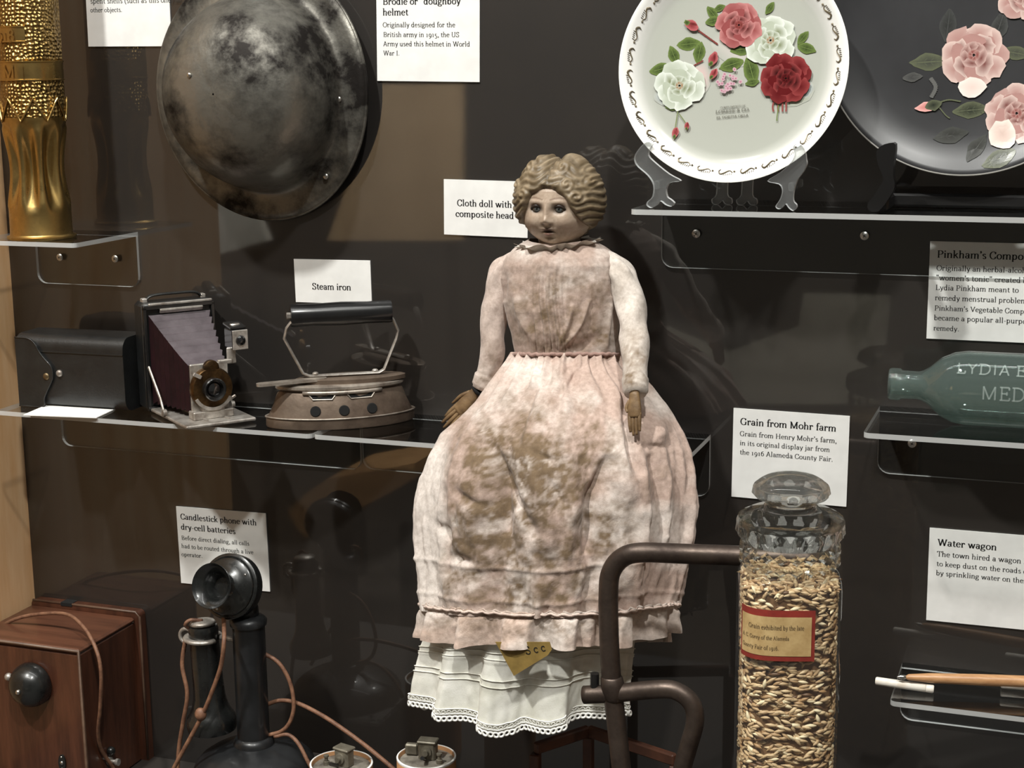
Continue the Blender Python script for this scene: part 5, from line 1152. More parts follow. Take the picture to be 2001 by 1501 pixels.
def cloth_rows(rows, n, nr, sag=None):
    """rows: (py, left px, right px, middle depth y, half depth b); every ring is laid so that it reads level with its row"""
    R = A(rows); py = np.linspace(R[0, 0], R[-1, 0], nr); th = np.arange(n)*2*PI/n
    xl, xr, y0, b = (np.interp(py, R[:, 0], R[:, k]) for k in (1, 2, 3, 4))
    X, Y, PYr = [], [], []
    for i in range(nr):
        c = P((xl[i] + xr[i])/2, py[i], y0[i]); aw = (P(xr[i], py[i], y0[i])[0] - P(xl[i], py[i], y0[i])[0])/2
        tp = (CAM[0] - c[0])/(c[1] - CAM[1]); a = math.sqrt(max(aw*aw - (b[i]*tp)**2, (.6*aw)**2))
        X.append(c[0] + a*np.cos(th)); Y.append(y0[i] - b[i]*np.sin(th))
        PYr.append(py[i] + (sag(py[i], np.cos(th), np.sin(th)) if sag else 0*th))
    X, Y, PYr = A(X), A(Y), A(PYr)
    return X, Y, solve_z(X, Y, PYr), th, py
def normals_out(X, Y, th):
    cx = X.mean(1, keepdims=True); cy = Y.mean(1, keepdims=True); d = np.stack([X - cx, Y - cy], -1)
    return d/(np.linalg.norm(d, axis=-1, keepdims=True) + 1e-9)
M_CLOTH = mat('faded_cotton', (1, 1, 1, 1), 0.85, col2=(.74, .72, .70, 1), scale=220, contrast=(.35, .65), vcol=True, bump=.25, bscale=900, sheen=.15)
M_LINEN = mat('white_linen', srgb(228, 226, 218), 0.85, col2=srgb(204, 202, 190), scale=35, bump=.2, bscale=900)
M_LACE = mat('lace_thread', srgb(240, 239, 234), 0.8)
PINK, WHT, STN, OLV = lin(194, 170, 158), lin(240, 231, 224), lin(122, 101, 77), lin(122, 104, 74)
def stains(px, py, blobs, base, seed=0, fine=22.0):
    """worn cloth: old brown stains with ragged edges over a faded ground"""
    s = np.zeros(px.shape)
    for cx, cy, rx, ry, k in blobs: s = np.maximum(s, k*np.exp(-(((px - cx)/rx)**2 + ((py - cy)/ry)**2)**1.4))
    nz = .55*fbm(px/fine + 31, py/fine + 17, seed, 4) + .45*fbm(px/(fine*.33) + 3, py/(fine*.33) + 11, seed + 2, 4); n2 = fbm(px/90 + 5, py/90 + 7, seed + 9, 3)
    m_ = np.clip((s*.72 + (nz - .46)*3.4*(.16 + s) + (n2 - .45)*.7*s)*1.15, 0, 1)[..., None]
    w_ = np.clip((fbm(px/60 + 77, py/60 + 3, seed + 4, 4) - .40)*3.2, 0, 1)[..., None]
    c = base*(1 - w_*.75) + WHT*w_*.75
    return c*(1 - m_) + STN*m_

# skirt
sk = [(688, 1004, 1214, -.076, .040), (705, 994, 1220, -.079, .045), (730, 975, 1240, -.086, .054), (755, 955, 1268, -.092, .062), (785, 930, 1294, -.100, .071), (815, 898, 1313, -.107, .079), (845, 864, 1330, -.114, .085),
      (880, 845, 1343, -.121, .088), (930, 826, 1351, -.130, .087), (990, 813, 1351, -.140, .082), (1050, 811, 1343, -.148, .076), (1110, 818, 1331, -.155, .071), (1160, 823, 1316, -.160, .068), (1188, 826, 1311, -.162, .067)]
X, Y, Z, th, py = cloth_rows(sk, 420, 150, lambda p, c, s: 16*np.clip(s, 0, 1)*np.clip((p - 700)/300, 0, 1))
PXs, PYs = proj(np.stack([X, Y, Z], -1).reshape(-1, 3)); PXs, PYs = PXs.reshape(X.shape), PYs.reshape(X.shape)
N2 = normals_out(X, Y, th); s = ((py - 688)/500)[:, None]; T2 = np.tile(th, (len(py), 1))
nzz = fbm(T2*5, s*3 + 0*T2, 2, 3) - .45
d = .0020*np.exp(-s*9)*np.sin(T2*46 + 5*nzz) + .0040*np.exp(-((s - .10)/.13)**2)*np.sin(T2*19 + 4*nzz)
d += .0055*np.clip(s*1.6, 0, 1)*np.sin(T2*9 + 6*nzz + 2*s) + .0085*np.clip(s*1.4, .05, 1)*(fbm(T2*6 + 3, s*5 + 0*T2, 8, 4) - .47) + .0050*(np.abs(fbm(PXs/30, PYs/42, 21, 3) - .47) - .08)*np.clip(s*2, 0, 1)
VAL = [(((1078, 728), (1040, 770), (1020, 830), (1012, 872)), 10, -.0065), (((1104, 730), (1094, 775), (1092, 828)), 7, -.0045), (((1140, 715), (1118, 750), (1100, 778)), 7, -.005), (((1060, 705), (1050, 745)), 6, -.003), (((1165, 715), (1185, 755), (1198, 775)), 7, -.004),
       (((960, 880), (976, 924), (980, 985), (986, 1050)), 11, -.0065), (((985, 935), (1015, 985), (1052, 1048)), 10, -.006), (((1190, 900), (1174, 943), (1153, 990), (1148, 1085)), 11, -.007), (((1222, 770), (1232, 879), (1249, 930)), 10, -.007),
       (((842, 1025), (888, 1060)), 8, -.004), (((900, 960), (960, 995)), 8, -.003), (((1275, 900), (1296, 960), (1310, 1050)), 9, -.004), (((1040, 880), (1080, 905)), 8, -.003), (((1065, 930), (1100, 985)), 9, -.0035), (((880, 1085), (930, 1100)), 8, -.003),
       (((1030, 850), (1060, 980), (1075, 1090)), 16, .004), (((940, 900), (930, 1000), (940, 1120)), 18, .004), (((1120, 840), (1125, 960), (1110, 1090)), 16, .004), (((1205, 860), (1215, 960), (1205, 1080)), 16, .004), (((1285, 820), (1280, 870)), 22, .005)]
front = np.clip(np.sin(T2)*3 + .8, 0, 1)
d += 1.45*folds(PXs, PYs, VAL)*front
for r0, w0, h0 in ((1092, 4, .0014), (1158, 4, .0014)): d += h0*np.exp(-((py[:, None] + 6*np.sin(T2*3) - r0)/w0)**2)
X = X + N2[..., 0]*d; Y = Y + N2[..., 1]*d
lim = np.where(Z > ZS + .004, -.010, -.1285); Y = np.minimum(Y, lim)
colr = stains(PXs, PYs, ((1015, 960, 165, 170, .95), (1150, 880, 70, 90, .75), (960, 1080, 150, 90, .8), (1120, 1060, 130, 110, .7), (1020, 1150, 190, 50, .75), (1000, 850, 110, 40, .7), (1290, 950, 40, 50, .3)), PINK, 1)
edge = np.clip((880 - PXs)/30, 0, 1)[..., None]; colr = colr*(1 - edge*.85) + WHT*edge*.85  # left edge whitened in the colour, as light from the side
mk('skirt', (np.stack([X, Y, Z], -1).reshape(-1, 3) - DO, gridfaces(len(py), 420, False, True)), M_CLOTH, doll, True, colors=colr.reshape(-1, 3))

# ruffle
def hemrow(u): return np.interp(u, [0, .1, .27, .30, .42, .60, .80, .90, 1.0], [1246, 1252, 1266, 1262, 1264, 1265, 1266, 1258, 1236])
rf = [(1178, 825, 1312, -.162, .0685), (1190, 824, 1312, -.162, .070), (1215, 822, 1310, -.162, .072), (1255, 821, 1308, -.162, .073)]
def rsag(p, c, s):
    u = (c + 1)/2; k = (p - 1178)/77.0; top = np.interp(u, [0, .2, .5, .8, 1], [1176, 1186, 1194, 1192, 1176])
    return np.where(s > -.2, (top*(1 - k) + hemrow(u)*k) - p, 0)
X, Y, Z, th, py = cloth_rows(rf, 520, 26, rsag); N2 = normals_out(X, Y, th); T2 = np.tile(th, (26, 1)); k = ((py - 1178)/77)[:, None]
PXs, PYs = proj(np.stack([X, Y, Z], -1).reshape(-1, 3)); PXs, PYs = PXs.reshape(X.shape), PYs.reshape(X.shape)
wv = fbm(T2*4, 0*T2 + 2, 3, 3)
saw = np.sin(T2*15 + 5*wv)
d = (.0025 + .0055*k)*np.sign(saw)*np.abs(saw)**.6*(.3 + .7*np.clip(k*3, 0, 1)) + .0012*np.sin(T2*70 + 8*wv)*np.exp(-k*5) + .0018 + .003*np.exp(-((k - .03)/.05)**2) - .0035*np.exp(-((k - .16)/.06)**2) + .003*(fbm(PXs/18, PYs/18, 5, 3) - .47)
X = X + N2[..., 0]*d; Y = np.minimum(Y + N2[..., 1]*d, -.0975)
Z = Z + .0012*np.sin(T2*60 + 3*wv)*np.exp(-k*8)
colr = stains(PXs, PYs, ((1030, 1215, 200, 30, .5), (900, 1200, 60, 30, .5), (1100, 1200, 60, 30, .4)), lin(214, 190, 176), 4, 16)
mk('ruffle', (np.stack([X, Y, Z], -1).reshape(-1, 3) - DO, gridfaces(26, 520, False, True)), M_CLOTH, doll, True, colors=colr.reshape(-1, 3))
mk('ruffle_seam', (lambda m: (m[0] - DO, m[1]))(tube(np.stack([X[2] + N2[2, :, 0]*.0015, Y[2] + N2[2, :, 1]*.0015, Z[2]], -1)[::2], .0014, 6, closed=True)), M_CLOTH, doll, True, colors=np.tile(lin(222, 200, 188), (260*6, 1)))

# petticoat with tucks and a lace edge
def lowrow(u): return np.interp(u, [0, .12, .23, .32, .40, .50, .57, .66, .72, .80, .86, 1.0], [1366, 1380, 1398, 1404, 1414, 1430, 1428, 1420, 1420, 1408, 1400, 1388])
pt_ = [(1235, 826, 1234, -.166, .050), (1300, 818, 1226, -.167, .051), (1370, 810, 1218, -.168, .053), (1420, 808, 1214, -.168, .054)]
def psag(p, c, s):
    u = (c + 1)/2; k = (p - 1235)/185.0
    return np.where(s > -.3, 1235*(1 - k) + lowrow(u)*k - p, 1235*(1 - k) + 1380*k - p)
X, Y, Z, th, py = cloth_rows(pt_, 420, 44, psag); N2 = normals_out(X, Y, th); T2 = np.tile(th, (44, 1)); k = ((py - 1235)/185)[:, None]
wv = fbm(T2*3 + 9, 0*T2, 6, 3)
d = (.002 + .006*k)*np.sin(T2*11 + 5*wv) + .004*(fbm(T2*7, k*4 + 0*T2, 12, 3) - .47)
for q in (.22, .30, .50, .57): d += .0011*np.exp(-((k - q)/.012)**2)
X = X + N2[..., 0]*d; Y = Y + N2[..., 1]*d
pet = mk('petticoat', (np.stack([X, Y, Z], -1).reshape(-1, 3) - DO, gridfaces(44, 420, False, True)), M_LINEN, doll, True)
line = np.stack([X[-1], Y[-1], Z[-1]], -1); ok = np.where(np.sin(th) > -.35)[0]; ok = np.concatenate([ok[ok > 210*1.5], ok[ok <= 210*1.5]]) if False else ok
line = line[np.argsort(-((th + .4) % (2*PI)))] if False else line
order = np.array([i for i in sorted(range(420), key=lambda i: (th[i] + .36) % (2*PI)) if ((th[i] + .36) % (2*PI)) < PI + .72])
ln = line[order]; cum = np.concatenate([[0], np.cumsum(np.linalg.norm(np.diff(ln, axis=0), axis=1))])
def along(sv): return np.stack([np.interp(sv, cum, ln[:, j]) for j in range(3)], -1)
lace = []
step = .0054; K_ = int(cum[-1]/step)
for i in range(K_):
    sv = (i + .5)*step; c = along(sv); c2 = along(min(sv + .001, cum[-1])); tg = c2 - c; tg /= np.linalg.norm(tg) + 1e-9
    ring = [c + tg*(.0026*math.cos(a)) + A((0, 0, -.0022 + .0024*math.sin(a))) for a in np.arange(12)*2*PI/12]
    lace.append(tube(ring, .0012, 6, closed=True))
    ring = [c + tg*(.0019*math.cos(a)) + A((0, 0, .0052 + .0015*math.sin(a))) + A((0, -.0012, 0)) for a in np.arange(8)*2*PI/8]
    lace.append(tube(ring, .00038, 4, closed=True))
lace.append(tube(ln + A((0, -.0009, .0028)), .0006, 5)); lace.append(tube(ln + A((0, -.0012, .0082)), .0006, 5))
o = mk('lace_edging', (lambda m: (m[0] - DO, m[1]))(join(lace)), M_LACE, doll, True); o['kind'] = 'stuff'
for q in (.22, .30, .50, .57):
    r_ = int(q*43); pl = np.stack([X[r_] + N2[r_, :, 0]*.0008, Y[r_] + N2[r_, :, 1]*.0008, Z[r_]], -1)[order]
    mk('tuck', (lambda m: (m[0] - DO, m[1]))(tube(pl, .0005, 5)), M_LINEN, pet, True)

# bodice
bo = [(466, 1034, 1152, -.078, .026), (474, 1018, 1168, -.078, .030), (486, 1002, 1188, -.078, .034), (500, 990, 1206, -.078, .037), (520, 980, 1218, -.078, .040), (545, 975, 1222, -.078, .042), (575, 978, 1216, -.079, .043), (610, 985, 1210, -.080, .044), (650, 997, 1208, -.080, .043), (692, 1005, 1213, -.078, .041)]
X, Y, Z, th, py = cloth_rows(bo, 360, 100, lambda p, c, s: np.where(s > 0, 10*s*np.clip((520 - p)/40, 0, 1), 0)); N2 = normals_out(X, Y, th); T2 = np.tile(th, (100, 1))
PXs, PYs = proj(np.stack([X, Y, Z], -1).reshape(-1, 3)); PXs, PYs = PXs.reshape(X.shape), PYs.reshape(X.shape)
win = np.exp(-((PXs - 1072)/34)**4); fr_ = np.clip(np.sin(T2)*3, 0, 1)
d = .0015*np.sin((PXs - 1072 + 6*np.sin(PYs/40))*2*PI/13)*win*np.clip((PYs - 505)/50, .15, 1)*fr_
BV = [(((1008, 575), (1022, 630), (1060, 684)), 7, .0035), (((985, 600), (1015, 660)), 8, -.002), (((1150, 590), (1130, 640), (1096, 684)), 5, .004), (((1118, 600), (1104, 650), (1090, 684)), 5, .003), (((1192, 600), (1186, 650), (1180, 688)), 6, .0035),
      (((1165, 660), (1130, 680), (1100, 686)), 12, -.0035), (((1200, 610), (1192, 660)), 5, -.003), (((1040, 600), (1052, 650), (1064, 684)), 5, .0025), (((1195, 505), (1200, 545), (1197, 580)), 6, -.003), (((985, 540), (982, 590)), 6, -.003)]
d += folds(PXs, PYs, BV)*fr_ + .0035*(fbm(PXs/35, PYs/30, 14, 3) - .47)
gath = np.exp(-((PYs - 676)/14)**2)*np.exp(-((PXs - 1080)/38)**4); d += .0014*np.sin(PXs*2*PI/7)*gath - .001*gath
X = X + N2[..., 0]*d; Y = Y + N2[..., 1]*d
colr = stains(PXs, PYs, ((1075, 600, 100, 70, .6), (1150, 570, 60, 40, .5), (1010, 640, 40, 50, .5), (1080, 650, 60, 40, .7), (1160, 660, 50, 30, .6)), lin(184, 162, 150), 7, 20)
mk('bodice', (np.stack([X, Y, Z], -1).reshape(-1, 3) - DO, gridfaces(100, 360, False, True)), M_CLOTH, doll, True, colors=colr.reshape(-1, 3))
wb = np.stack([X[-1] + N2[-1, :, 0]*.0015, Y[-1] + N2[-1, :, 1]*.0015, Z[-1]], -1)
wb[:, 2] += .0005*np.sin(th*40) + .0012*(fbm(th*9, th*0, 3, 3) - .47); m = tube(wb[::2], .0019, 8, closed=True)
mk('waistband', (m[0] - DO, m[1]), M_CLOTH, doll, True, colors=np.tile(lin(162, 132, 122), (len(m[0]), 1)))
# collar frill
nc = 300; tc_ = np.arange(nc)*2*PI/nc; cc = P(1091, 478, -.080); wv = np.sin(tc_*17 + 2*np.sin(tc_*5))
Rg = []
for q in np.linspace(0, 1, 8):
    rr = .0355 - .004*math.sin(PI*q) + .0045*q*q
    Rg.append(np.stack([cc[0] + (rr*1.08 + .0022*q*wv)*np.cos(tc_), -.080 - (rr*.92 + .0022*q*wv)*np.sin(tc_), np.full(nc, cc[2] - .0065 + .0095*q) + .0014*q*np.sin(tc_*11 + 1) + .0035*np.cos(tc_)], -1))
m = rings(Rg, False, False)
mk('collar_frill', (m[0] - DO, m[1]), M_CLOTH, doll, True, colors=np.tile(lin(222, 217, 208), (len(m[0]), 1)))

# sleeves
def sleeve(pts, widths, seed, base, blobs):
    p = spline([P(a, b, y) for a, b, y in pts], 10); k = len(p)
    rr = np.interp(np.linspace(0, 1, k), np.linspace(0, 1, len(widths)), widths)/2/2010.0
    m = tube(p, rr, 40, True, ref=(0, -1, 0)); V = m[0].reshape(k, 40, 3)
    px, py = proj(m[0]); c = np.repeat(p, 40, 0); dirv = m[0] - c; L = np.linalg.norm(dirv, axis=1, keepdims=True); dirv = dirv/(L + 1e-9)
    t_ = np.repeat(np.linspace(0, 1, k), 40); a = np.tile(np.arange(40)*2*PI/40, k)
    d = .0034*(fbm(px/46 + 9, py/30, seed, 2) - .47) + .0011*np.sin(t_*30 + 2*np.sin(a*2 + seed))*np.exp(-((t_ - .55)/.18)**2) + .0022*np.sin(a*6 + seed + 9*t_)*np.exp(-((t_ - .26)/.07)**2) + .0015*(t_ > .86)*(t_ < .985)
    V2 = m[0] + dirv*d[:, None]
    mk('sleeve', (V2 - DO, m[1]), M_CLOTH, doll, True, colors=stains(px, py, blobs, base, seed, 16)[:len(V2)])
sleeve([(1016, 500, -.078), (1000, 514, -.078), (984, 536, -.079), (969, 585, -.083), (963, 645, -.086), (961, 692, -.088), (951, 732, -.090), (940, 760, -.092)], [30, 44, 56, 55, 52, 50, 45, 40], 3, lin(206, 188, 178), ((965, 700, 30, 30, .35), (950, 745, 25, 20, .5)))
sleeve([(1176, 500, -.080), (1194, 514, -.081), (1214, 542, -.084), (1231, 592, -.094), (1238, 650, -.112), (1241, 700, -.135), (1241, 740, -.156), (1241, 769, -.168)], [30, 44, 60, 59, 57, 54, 47, 43], 5, lin(204, 193, 183), ((1240, 690, 30, 40, .5), (1235, 740, 30, 25, .5)))
# leather hands
M_HAND = mat('worn_leather_hand', srgb(132, 106, 74), 0.55, col2=srgb(92, 70, 46), scale=60, bump=.4, bscale=250)
def hand(wrist, knuck, tips, thumb, wid, nrm, parent):
    """one skin: palm swept from the wrist to the knuckles, four unequal fingers and a thumb rooted inside it"""
    wr, kn = A(wrist), A(knuck); ax = kn - wr; L = np.linalg.norm(ax); ax /= L; sd = np.cross(ax, A(nrm)); sd /= np.linalg.norm(sd); nn = np.cross(sd, ax)
    Rg = []
    for q, w_, h_ in ((-.25, .70, .52), (0, .74, .54), (.3, .86, .56), (.65, 1.0, .52), (1.0, 1.0, .44), (1.12, .86, .30)):
        Rg.append([wr + ax*L*q + sd*(wid*w_*math.cos(a)*abs(math.cos(a))**-.2 if abs(math.cos(a)) > 1e-6 else 0) + nn*(wid*h_*math.sin(a)) for a in np.arange(20)*2*PI/20])
    ms = [rings(Rg)]
    for i, tp in enumerate(tips):
        root = wr + ax*L*.86 + sd*wid*(.72 - .48*i); tp = A(tp); mid = (root + tp)/2 + nn*wid*.10
        ms.append(tube(spline([root, mid, tp], 5), [wid*.30, wid*.30, wid*.27, wid*.17], 10))
    r0 = wr + ax*L*.25 + sd*wid*.7*thumb[1]; ms.append(tube(spline([r0, r0 + ax*L*.35 + sd*wid*.5*thumb[1], A(thumb[0])], 5), [wid*.26, wid*.26, wid*.15], 10))
    m = join(ms); mk('hand', (m[0] - DO, m[1]), M_HAND, parent, True)
yh = -.176
tp = [P(1232, 845, yh - .004), P(1238, 852, yh - .004), P(1244, 850, yh - .004), P(1250, 843, yh - .003)]
hand(P(1240, 772, -.170), P(1240, 812, yh), tp, (P(1226, 806, yh), 1), .0066, (0, -1, .05), doll)
yl_ = -.096
tp = [P(870, 814, yl_), P(864, 826, yl_ - .002), P(867, 836, yl_ - .003), P(878, 836, yl_ - .003)]
hand(P(934, 764, -.092), P(898, 802, yl_), tp, (P(884, 788, yl_ + .004), 1), .0080, (0, -1, .3), doll)
m = lathe([(.0075, 0), (.0085, .001), (.0085, .003), (.0075, .004)], 20); q = P(934, 766, -.092)
mk('wrist_band', tr(m, q - DO, (0, .7, 0)), M_DARK, doll, True)
# head
HC = P(1091, 396, -.084); HL_ = HC - DO
NA, NE = 220, 150
al = np.linspace(-PI, PI, NA, endpoint=False); ep = np.linspace(-PI/2 + .02, PI/2 - .02, NE)
E2, A2 = np.meshgrid(ep, al, indexing='ij')
cx_, sx_ = np.cos(A2)*np.cos(E2), np.sin(A2)*np.cos(E2); sz = np.sin(E2)
x = .0355*sx_; y = -.0375*cx_; z = .0440*sz
x = x*(1 + .07*np.exp(-((z + .018)/.012)**2))*(1 - .20*np.clip((-z - .030)/.014, 0, 1))
fr_ = np.clip(cx_*2.2, 0, 1)
cap_ = 1 - .13*np.clip((z - .014)/.012, 0, 1); x, y, z = x*cap_, y*cap_, z*cap_
ga = lambda px, pz, sx, sz_: np.exp(-((x - px)/sx)**2 - ((z - pz)/sz_)**2)
bmp = .0062*ga(0, -.0142, .0034, .0040) + .0036*ga(0, -.0062, .0030, .0075) + sum(.0020*ga(q*.0034, -.0160, .0022, .0020) - .0050*ga(q*.0112, -.0036, .0064, .0040) + .0036*ga(q*.0165, -.0180, .0095, .0085) + .0013*ga(q*.0112, .0034, .0075, .0026) for q in (-1, 1))
bmp += .0030*ga(0, -.0230, .0060, .0014) + .0042*ga(0, -.0279, .0050, .0019) - .0032*ga(0, -.0252, .0046, .0010) + .0038*ga(0, -.0352, .0070, .0040) - .0016*ga(0, -.0312, .0050, .0014)
y = y - bmp*fr_
fx_, fz_ = x, z
dirt = np.clip(fbm(x*900 + 50, z*900 + 50, 2, 4)*1.5 - .35, 0, 1)[..., None]
skin = lin(176, 156, 138)*(1 - dirt*.5) + lin(132, 110, 90)*dirt*.5
patch = np.clip(fbm(x*220 + 9, z*220, 7, 4)*3 - 1.3, 0, 1)[..., None]; skin = skin*(1 - .35*patch) + lin(208, 192, 174)*.35*patch
def paint(msk, c):
    global skin
    k = (np.clip(msk, 0, 1)*(cx_ > .2))[..., None]; skin = skin*(1 - k) + c*k
for q in (-1, 1):
    paint(np.exp(-(((x - q*.0112)/.0074)**2 + ((z + .0034)/.0044)**2)**2)*.92, lin(50, 40, 34))
    br = z - (.0052 + .0022*np.cos((x - q*.0125)/.0085*1.3)); paint(np.exp(-(br/.0007)**2)*(np.abs(x - q*.0120) < .0085)*.75, lin(92, 66, 48))
    paint(np.exp(-((x - q*.0034)/.0014)**2 - ((z + .0180)/.0010)**2)*.9, lin(46, 34, 28))
    paint(.22*ga(q*.019, -.023, .008, .007), lin(120, 84, 72))
paint(np.exp(-((x/.0060)**2 + ((z + .0230)/.0014)**2)**2)*.9, lin(78, 50, 42)); paint(np.exp(-((x/.0048)**2 + ((z + .0279)/.0020)**2)**2)*.85, lin(118, 78, 66)); paint(np.exp(-(x/.0050)**4 - ((z + .0252)/.0009)**2), lin(20, 15, 13))
head = mk('head', (np.stack([x, y, z], -1).reshape(-1, 3) + HL_, gridfaces(NE, NA, False, True)), mat('composition', (1, 1, 1, 1), .42, vcol=True, bump=0, spec=.4), doll, True, colors=skin.reshape(-1, 3))
yeye = -.0375*math.sqrt(1 - (.0112/.0355)**2 - (.0036/.044)**2) + .0046
for q in (-1, 1):
    m = sphere(.0056, 32, 24); V = m[0]; dv = V/np.linalg.norm(V, axis=1)[:, None]; g_ = A((.16, -1, .02)); g_ /= np.linalg.norm(g_); an = np.arccos(np.clip(dv @ g_, -1, 1))
    c = np.where((an < .20)[:, None], lin(8, 8, 9), np.where((an < .46)[:, None], lin(84, 86, 84), np.where((an < .54)[:, None], lin(30, 30, 32), lin(64, 58, 52))))
    mk('eye', (V + HL_ + A((q*.0112, yeye + .0020, -.0036)), m[1]), mat('glass_eye', (1, 1, 1, 1), .1, vcol=True, coat=.6), head, True, colors=c)
    lid = [HL_ + A((q*.0112 + .0062*u_, yeye - .0032 + .0030*u_*u_, -.0036 + .0034*(1 - u_*u_))) for u_ in np.linspace(-1, 1, 13)]
    mk('upper_eyelid', tube(lid, [.0008, .0017, .0008], 8), mat('painted_lid', srgb(44, 34, 28), .5), head, True)
# moulded hair
ax_, ay_, az_ = .0458, .0460, .0448
hx, hy, hz_ = ax_*sx_, -ay_*cx_ + .004, az_*sz + .0015
top = np.clip((hz_ - .015)/.03, 0, 1)
hz_ = hz_ + top*(.0036*np.exp(-((np.abs(hx) - .019)/.013)**2) - .0050*np.exp(-(hx/.0065)**2))
shr = np.clip((-hz_ - .016)/.028, 0, 1); hx = hx*(1 - .42*shr**1.2); hy = hy*(1 - .30*shr**1.2)
ahx = np.abs(hx)
sarc = (hz_ - .020)*1.0 + .30*ahx +   .0026*np.sin(ahx*240 + 1.2*np.sign(hx))
rid = np.sin(sarc*900); rid = np.sign(rid)*np.abs(rid)**.7
amp = .00085*np.ones_like(hx); dd = np.zeros_like(hx); keep = np.ones_like(hx)
for qx, qz, rr, sg in ((.0190, .0205, .0070, 1), (.0285, .0080, .0080, -1), (.0125, .0360, .0065, 1), (-.0265, .0100, .0070, 1), (.0380, .0220, .0080, 1), (-.0380, .0180, .0075, 1), (.034, .034, .007, -1), (-.024, .036, .007, 1)):
    R_ = np.hypot(hx - qx, hz_ - qz); an = np.arctan2(hz_ - qz, (hx - qx)*sg); w_ = np.exp(-(R_/rr)**4)*(cx_ > -.25)
    dd += w_*(.0009*np.cos(2*PI*R_/.0054 + an) + .0014*np.exp(-(R_/(rr*.8))**2)); keep *= (1 - w_)
dd += amp*rid*keep + .0006*(fbm(hx*500 + 20, hz_*500 + 20, 3, 3) - .47) - .0014*np.exp(-(hx/.0009)**2)*(hz_ > .005)*(cx_ > 0)
zl_ = .0170 - .0440*(np.minimum(ahx, .05)/.0345)**2.6 + .0012*np.sin(ahx*420)
inface = 1/(1 + np.exp(-(zl_ - hz_)/.0011)); inface = inface*np.clip((cx_ - .10)/.12, 0, 1)*(hz_ < .02)
nv_ = np.stack([sx_/ax_, -cx_/ay_, sz/az_], -1); nv_ /= np.linalg.norm(nv_, axis=-1, keepdims=True)
Pm = np.stack([hx, hy, hz_], -1) + nv_*dd[..., None]
Pm = Pm*(1 - .34*inface[..., None]) 
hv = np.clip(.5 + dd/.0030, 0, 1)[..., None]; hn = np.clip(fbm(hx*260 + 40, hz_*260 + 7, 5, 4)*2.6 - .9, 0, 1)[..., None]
hc_ = (lin(116, 99, 74)*(1 - hn) + lin(158, 140, 114)*hn)*(.50 + .48*hv)  # relief shade put into the colour: grooves darker, ridges paler
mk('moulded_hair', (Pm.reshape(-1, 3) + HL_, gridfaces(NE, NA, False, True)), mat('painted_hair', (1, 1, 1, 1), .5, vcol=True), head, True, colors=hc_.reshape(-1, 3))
mk('neck', tr(lathe([(.026, -.062), (.0225, -.050), (.0205, -.040), (.022, -.028)], 32), HL_ + A((0, .003, 0))), mat('neck_skin', srgb(160, 138, 116), .5, col2=srgb(128, 106, 88), scale=60), doll, True)

# paper tag tucked under the ruffle
M_TAG = mat('olive_tag', srgb(150, 124, 66), .6, col2=srgb(120, 98, 50), scale=40)
ty = -.2400
pts = [P(a, b, ty) for a, b in ((968, 1255), (1004, 1321), (1070, 1281), (1078, 1270), (1074, 1255))]
o0 = pts[0]
t = thing('paper_tag', 'folded olive paper tag with handwriting under the doll ruffle', 'tag', o0)
pl = [(p[0] - o0[0], p[2] - o0[2]) for p in pts]
mk('tag_sheet', tr(prism(pl, .0010, 1), (0, 0, 0)), M_TAG, t)
v, f = text2d('S c c', 1, 0, 0, False, .021, True); v = v*A((1, 1.0)); an = -.18*-1
q = P(1028, 1279, ty); R2 = np.array([[math.cos(.30), -math.sin(.30)], [math.sin(.30), math.cos(.30)]]); v = v @ R2.T
mk('handwriting', (np.stack([v[:, 0] + q[0] - o0[0], np.full(len(v), -.0004), v[:, 1] + q[2] - o0[2]], -1), f), M_INK, t)

# ---------------------------------------------------------------- the gallery behind the visitor; boards added and shaped for dim reflections in the glossed panel
def RF(px, py, yd):                                       # the place whose mirror image in the panel falls there
    p = P(px, py, yd); return A((p[0], -yd, p[2]))
M_GFLOOR = mat('gallery_carpet', srgb(70, 62, 54), .9, col2=srgb(54, 48, 42), scale=12)
M_GWALL = mat('gallery_wall', srgb(66, 60, 54), .8, col2=srgb(56, 52, 47), scale=2)
M_TAN = mat('tan_board', srgb(196, 166, 128), .7, col2=srgb(176, 146, 108), scale=5)
M_PALE = mat('pale_board', srgb(206, 204, 196), .7, col2=srgb(176, 174, 166), scale=6)
M_OAKB = mat('oak_bench', srgb(176, 136, 94), .5, col2=srgb(150, 112, 74), scale=8, stretch=(1, 6, 6))
M_OCHRE = mat('ochre_letter', srgb(206, 170, 66), .6)
ZG = -0.85
struct('floor_gallery', tr(box(6.0, 4.6, 0.04), (-.6, -2.85, ZG - .02)), M_GFLOOR)
struct('wall_gallery', tr(box(6.0, 0.06, 3.9), (-.6, -5.1, ZG + 1.95)), M_GWALL)
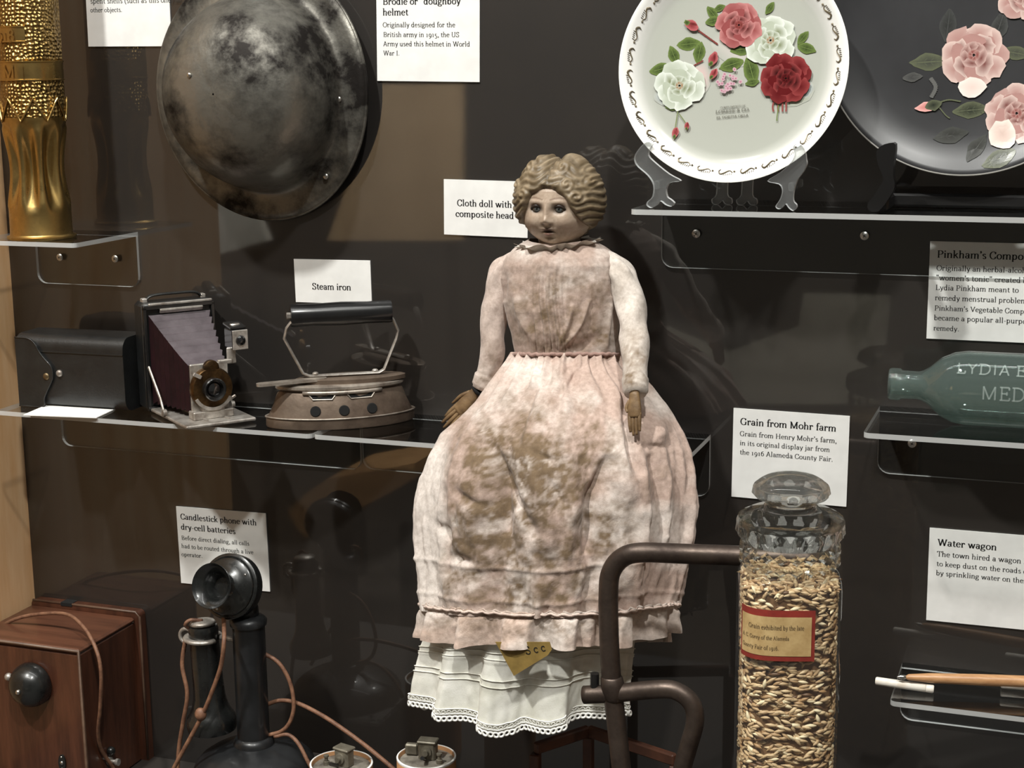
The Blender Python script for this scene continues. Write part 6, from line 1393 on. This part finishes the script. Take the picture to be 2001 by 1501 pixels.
def board(name, label, cat, corners, yd, mt, thick=.03):
    """upright board whose outline is given by the corners of its mirror image; it stands on the gallery floor on two posts"""
    p = [RF(a, b, yd) for a, b in corners]; o0 = A((p[0][0], -yd, ZG))
    t = thing(name, label, cat, o0)
    mk('panel', prism([(q[0] - o0[0], q[2] - o0[2]) for q in p], -thick, 1), mt, t)
    xs = [q[0] - o0[0] for q in p]; zl = min(q[2] for q in p) - ZG
    for x in (min(xs) + .06, max(xs) - .06): mk('post', tr(box(.03, .03, zl + .05), (x, -thick - .016, (zl + .05)/2 + .001)), M_EBON, t)
    return t
board('tan_reflection_board', 'tall tan panel added for its reflection in the back panel', 'panel', ((735, 165), (903, 165), (903, 470), (640, 470), (700, 300)), 2.9, M_TAN)  # made-up panel, shaped to give a brown band of reflection
board('pale_reflection_board', 'pale board added for its reflection in the back panel', 'board', ((288, 368), (470, 350), (524, 470), (345, 520)), 2.6, M_PALE)  # made up for a light patch of reflection
board('grey_reflection_board', 'wide grey panel added for its reflection in the back panel', 'panel', ((1300, 640), (1420, 690), (1560, 640), (1570, 575), (1740, 580), (1720, 790), (1310, 790)), 3.2, mat('grey_board', srgb(150, 146, 134), .8, col2=srgb(110, 106, 96), scale=3))  # added outline for a grey-green patch of reflection
board('slanted_reflection_board', 'slanted grey board added for its reflection in the back panel', 'board', ((255, 925), (275, 960), (330, 1080), (335, 1150), (265, 1150), (255, 965), (110, 1095), (100, 1050)), 2.4, mat('brown_board', srgb(132, 120, 104), .8, col2=srgb(104, 94, 80), scale=3))  # added outline for a diagonal grey band of reflection
b = board('letter_sign', 'ochre letter sign across the gallery', 'sign', ((236, 95), (352, 95), (352, 260), (236, 260)), 2.8, M_EBON)
q = RF(250, 248, 2.8); q1 = RF(345, 248, 2.8); v, f = text2d('A', 1, 0, 0, True, q1[0] - q[0], True); v = v*A((1, 1.6))
mk('letter', (np.stack([v[:, 0] + q[0] - b.location[0], np.full(len(v), .001), v[:, 1] + q[2] - ZG], -1), f), M_OCHRE, b)
bp = [RF(a, c_, 2.25) for a, c_ in ((562, 1000), (600, 962), (640, 936), (700, 925), (812, 905), (812, 935), (600, 1052), (585, 1040))]
o0 = A((bp[0][0], -2.25, ZG)); t = thing('museum_bench', 'slab ended oak bench across the gallery', 'bench', o0)
mk('bench_side', prism([(p[0] - o0[0], p[2] - o0[2]) for p in bp], -.30, 1), M_OAKB, t)
zl = min(p[2] for p in bp) - ZG
for x in (.06, .30): mk('bench_leg', tr(box(.04, .04, zl + .02), (x, -.15, (zl + .02)/2 + .001)), M_EBON, t)
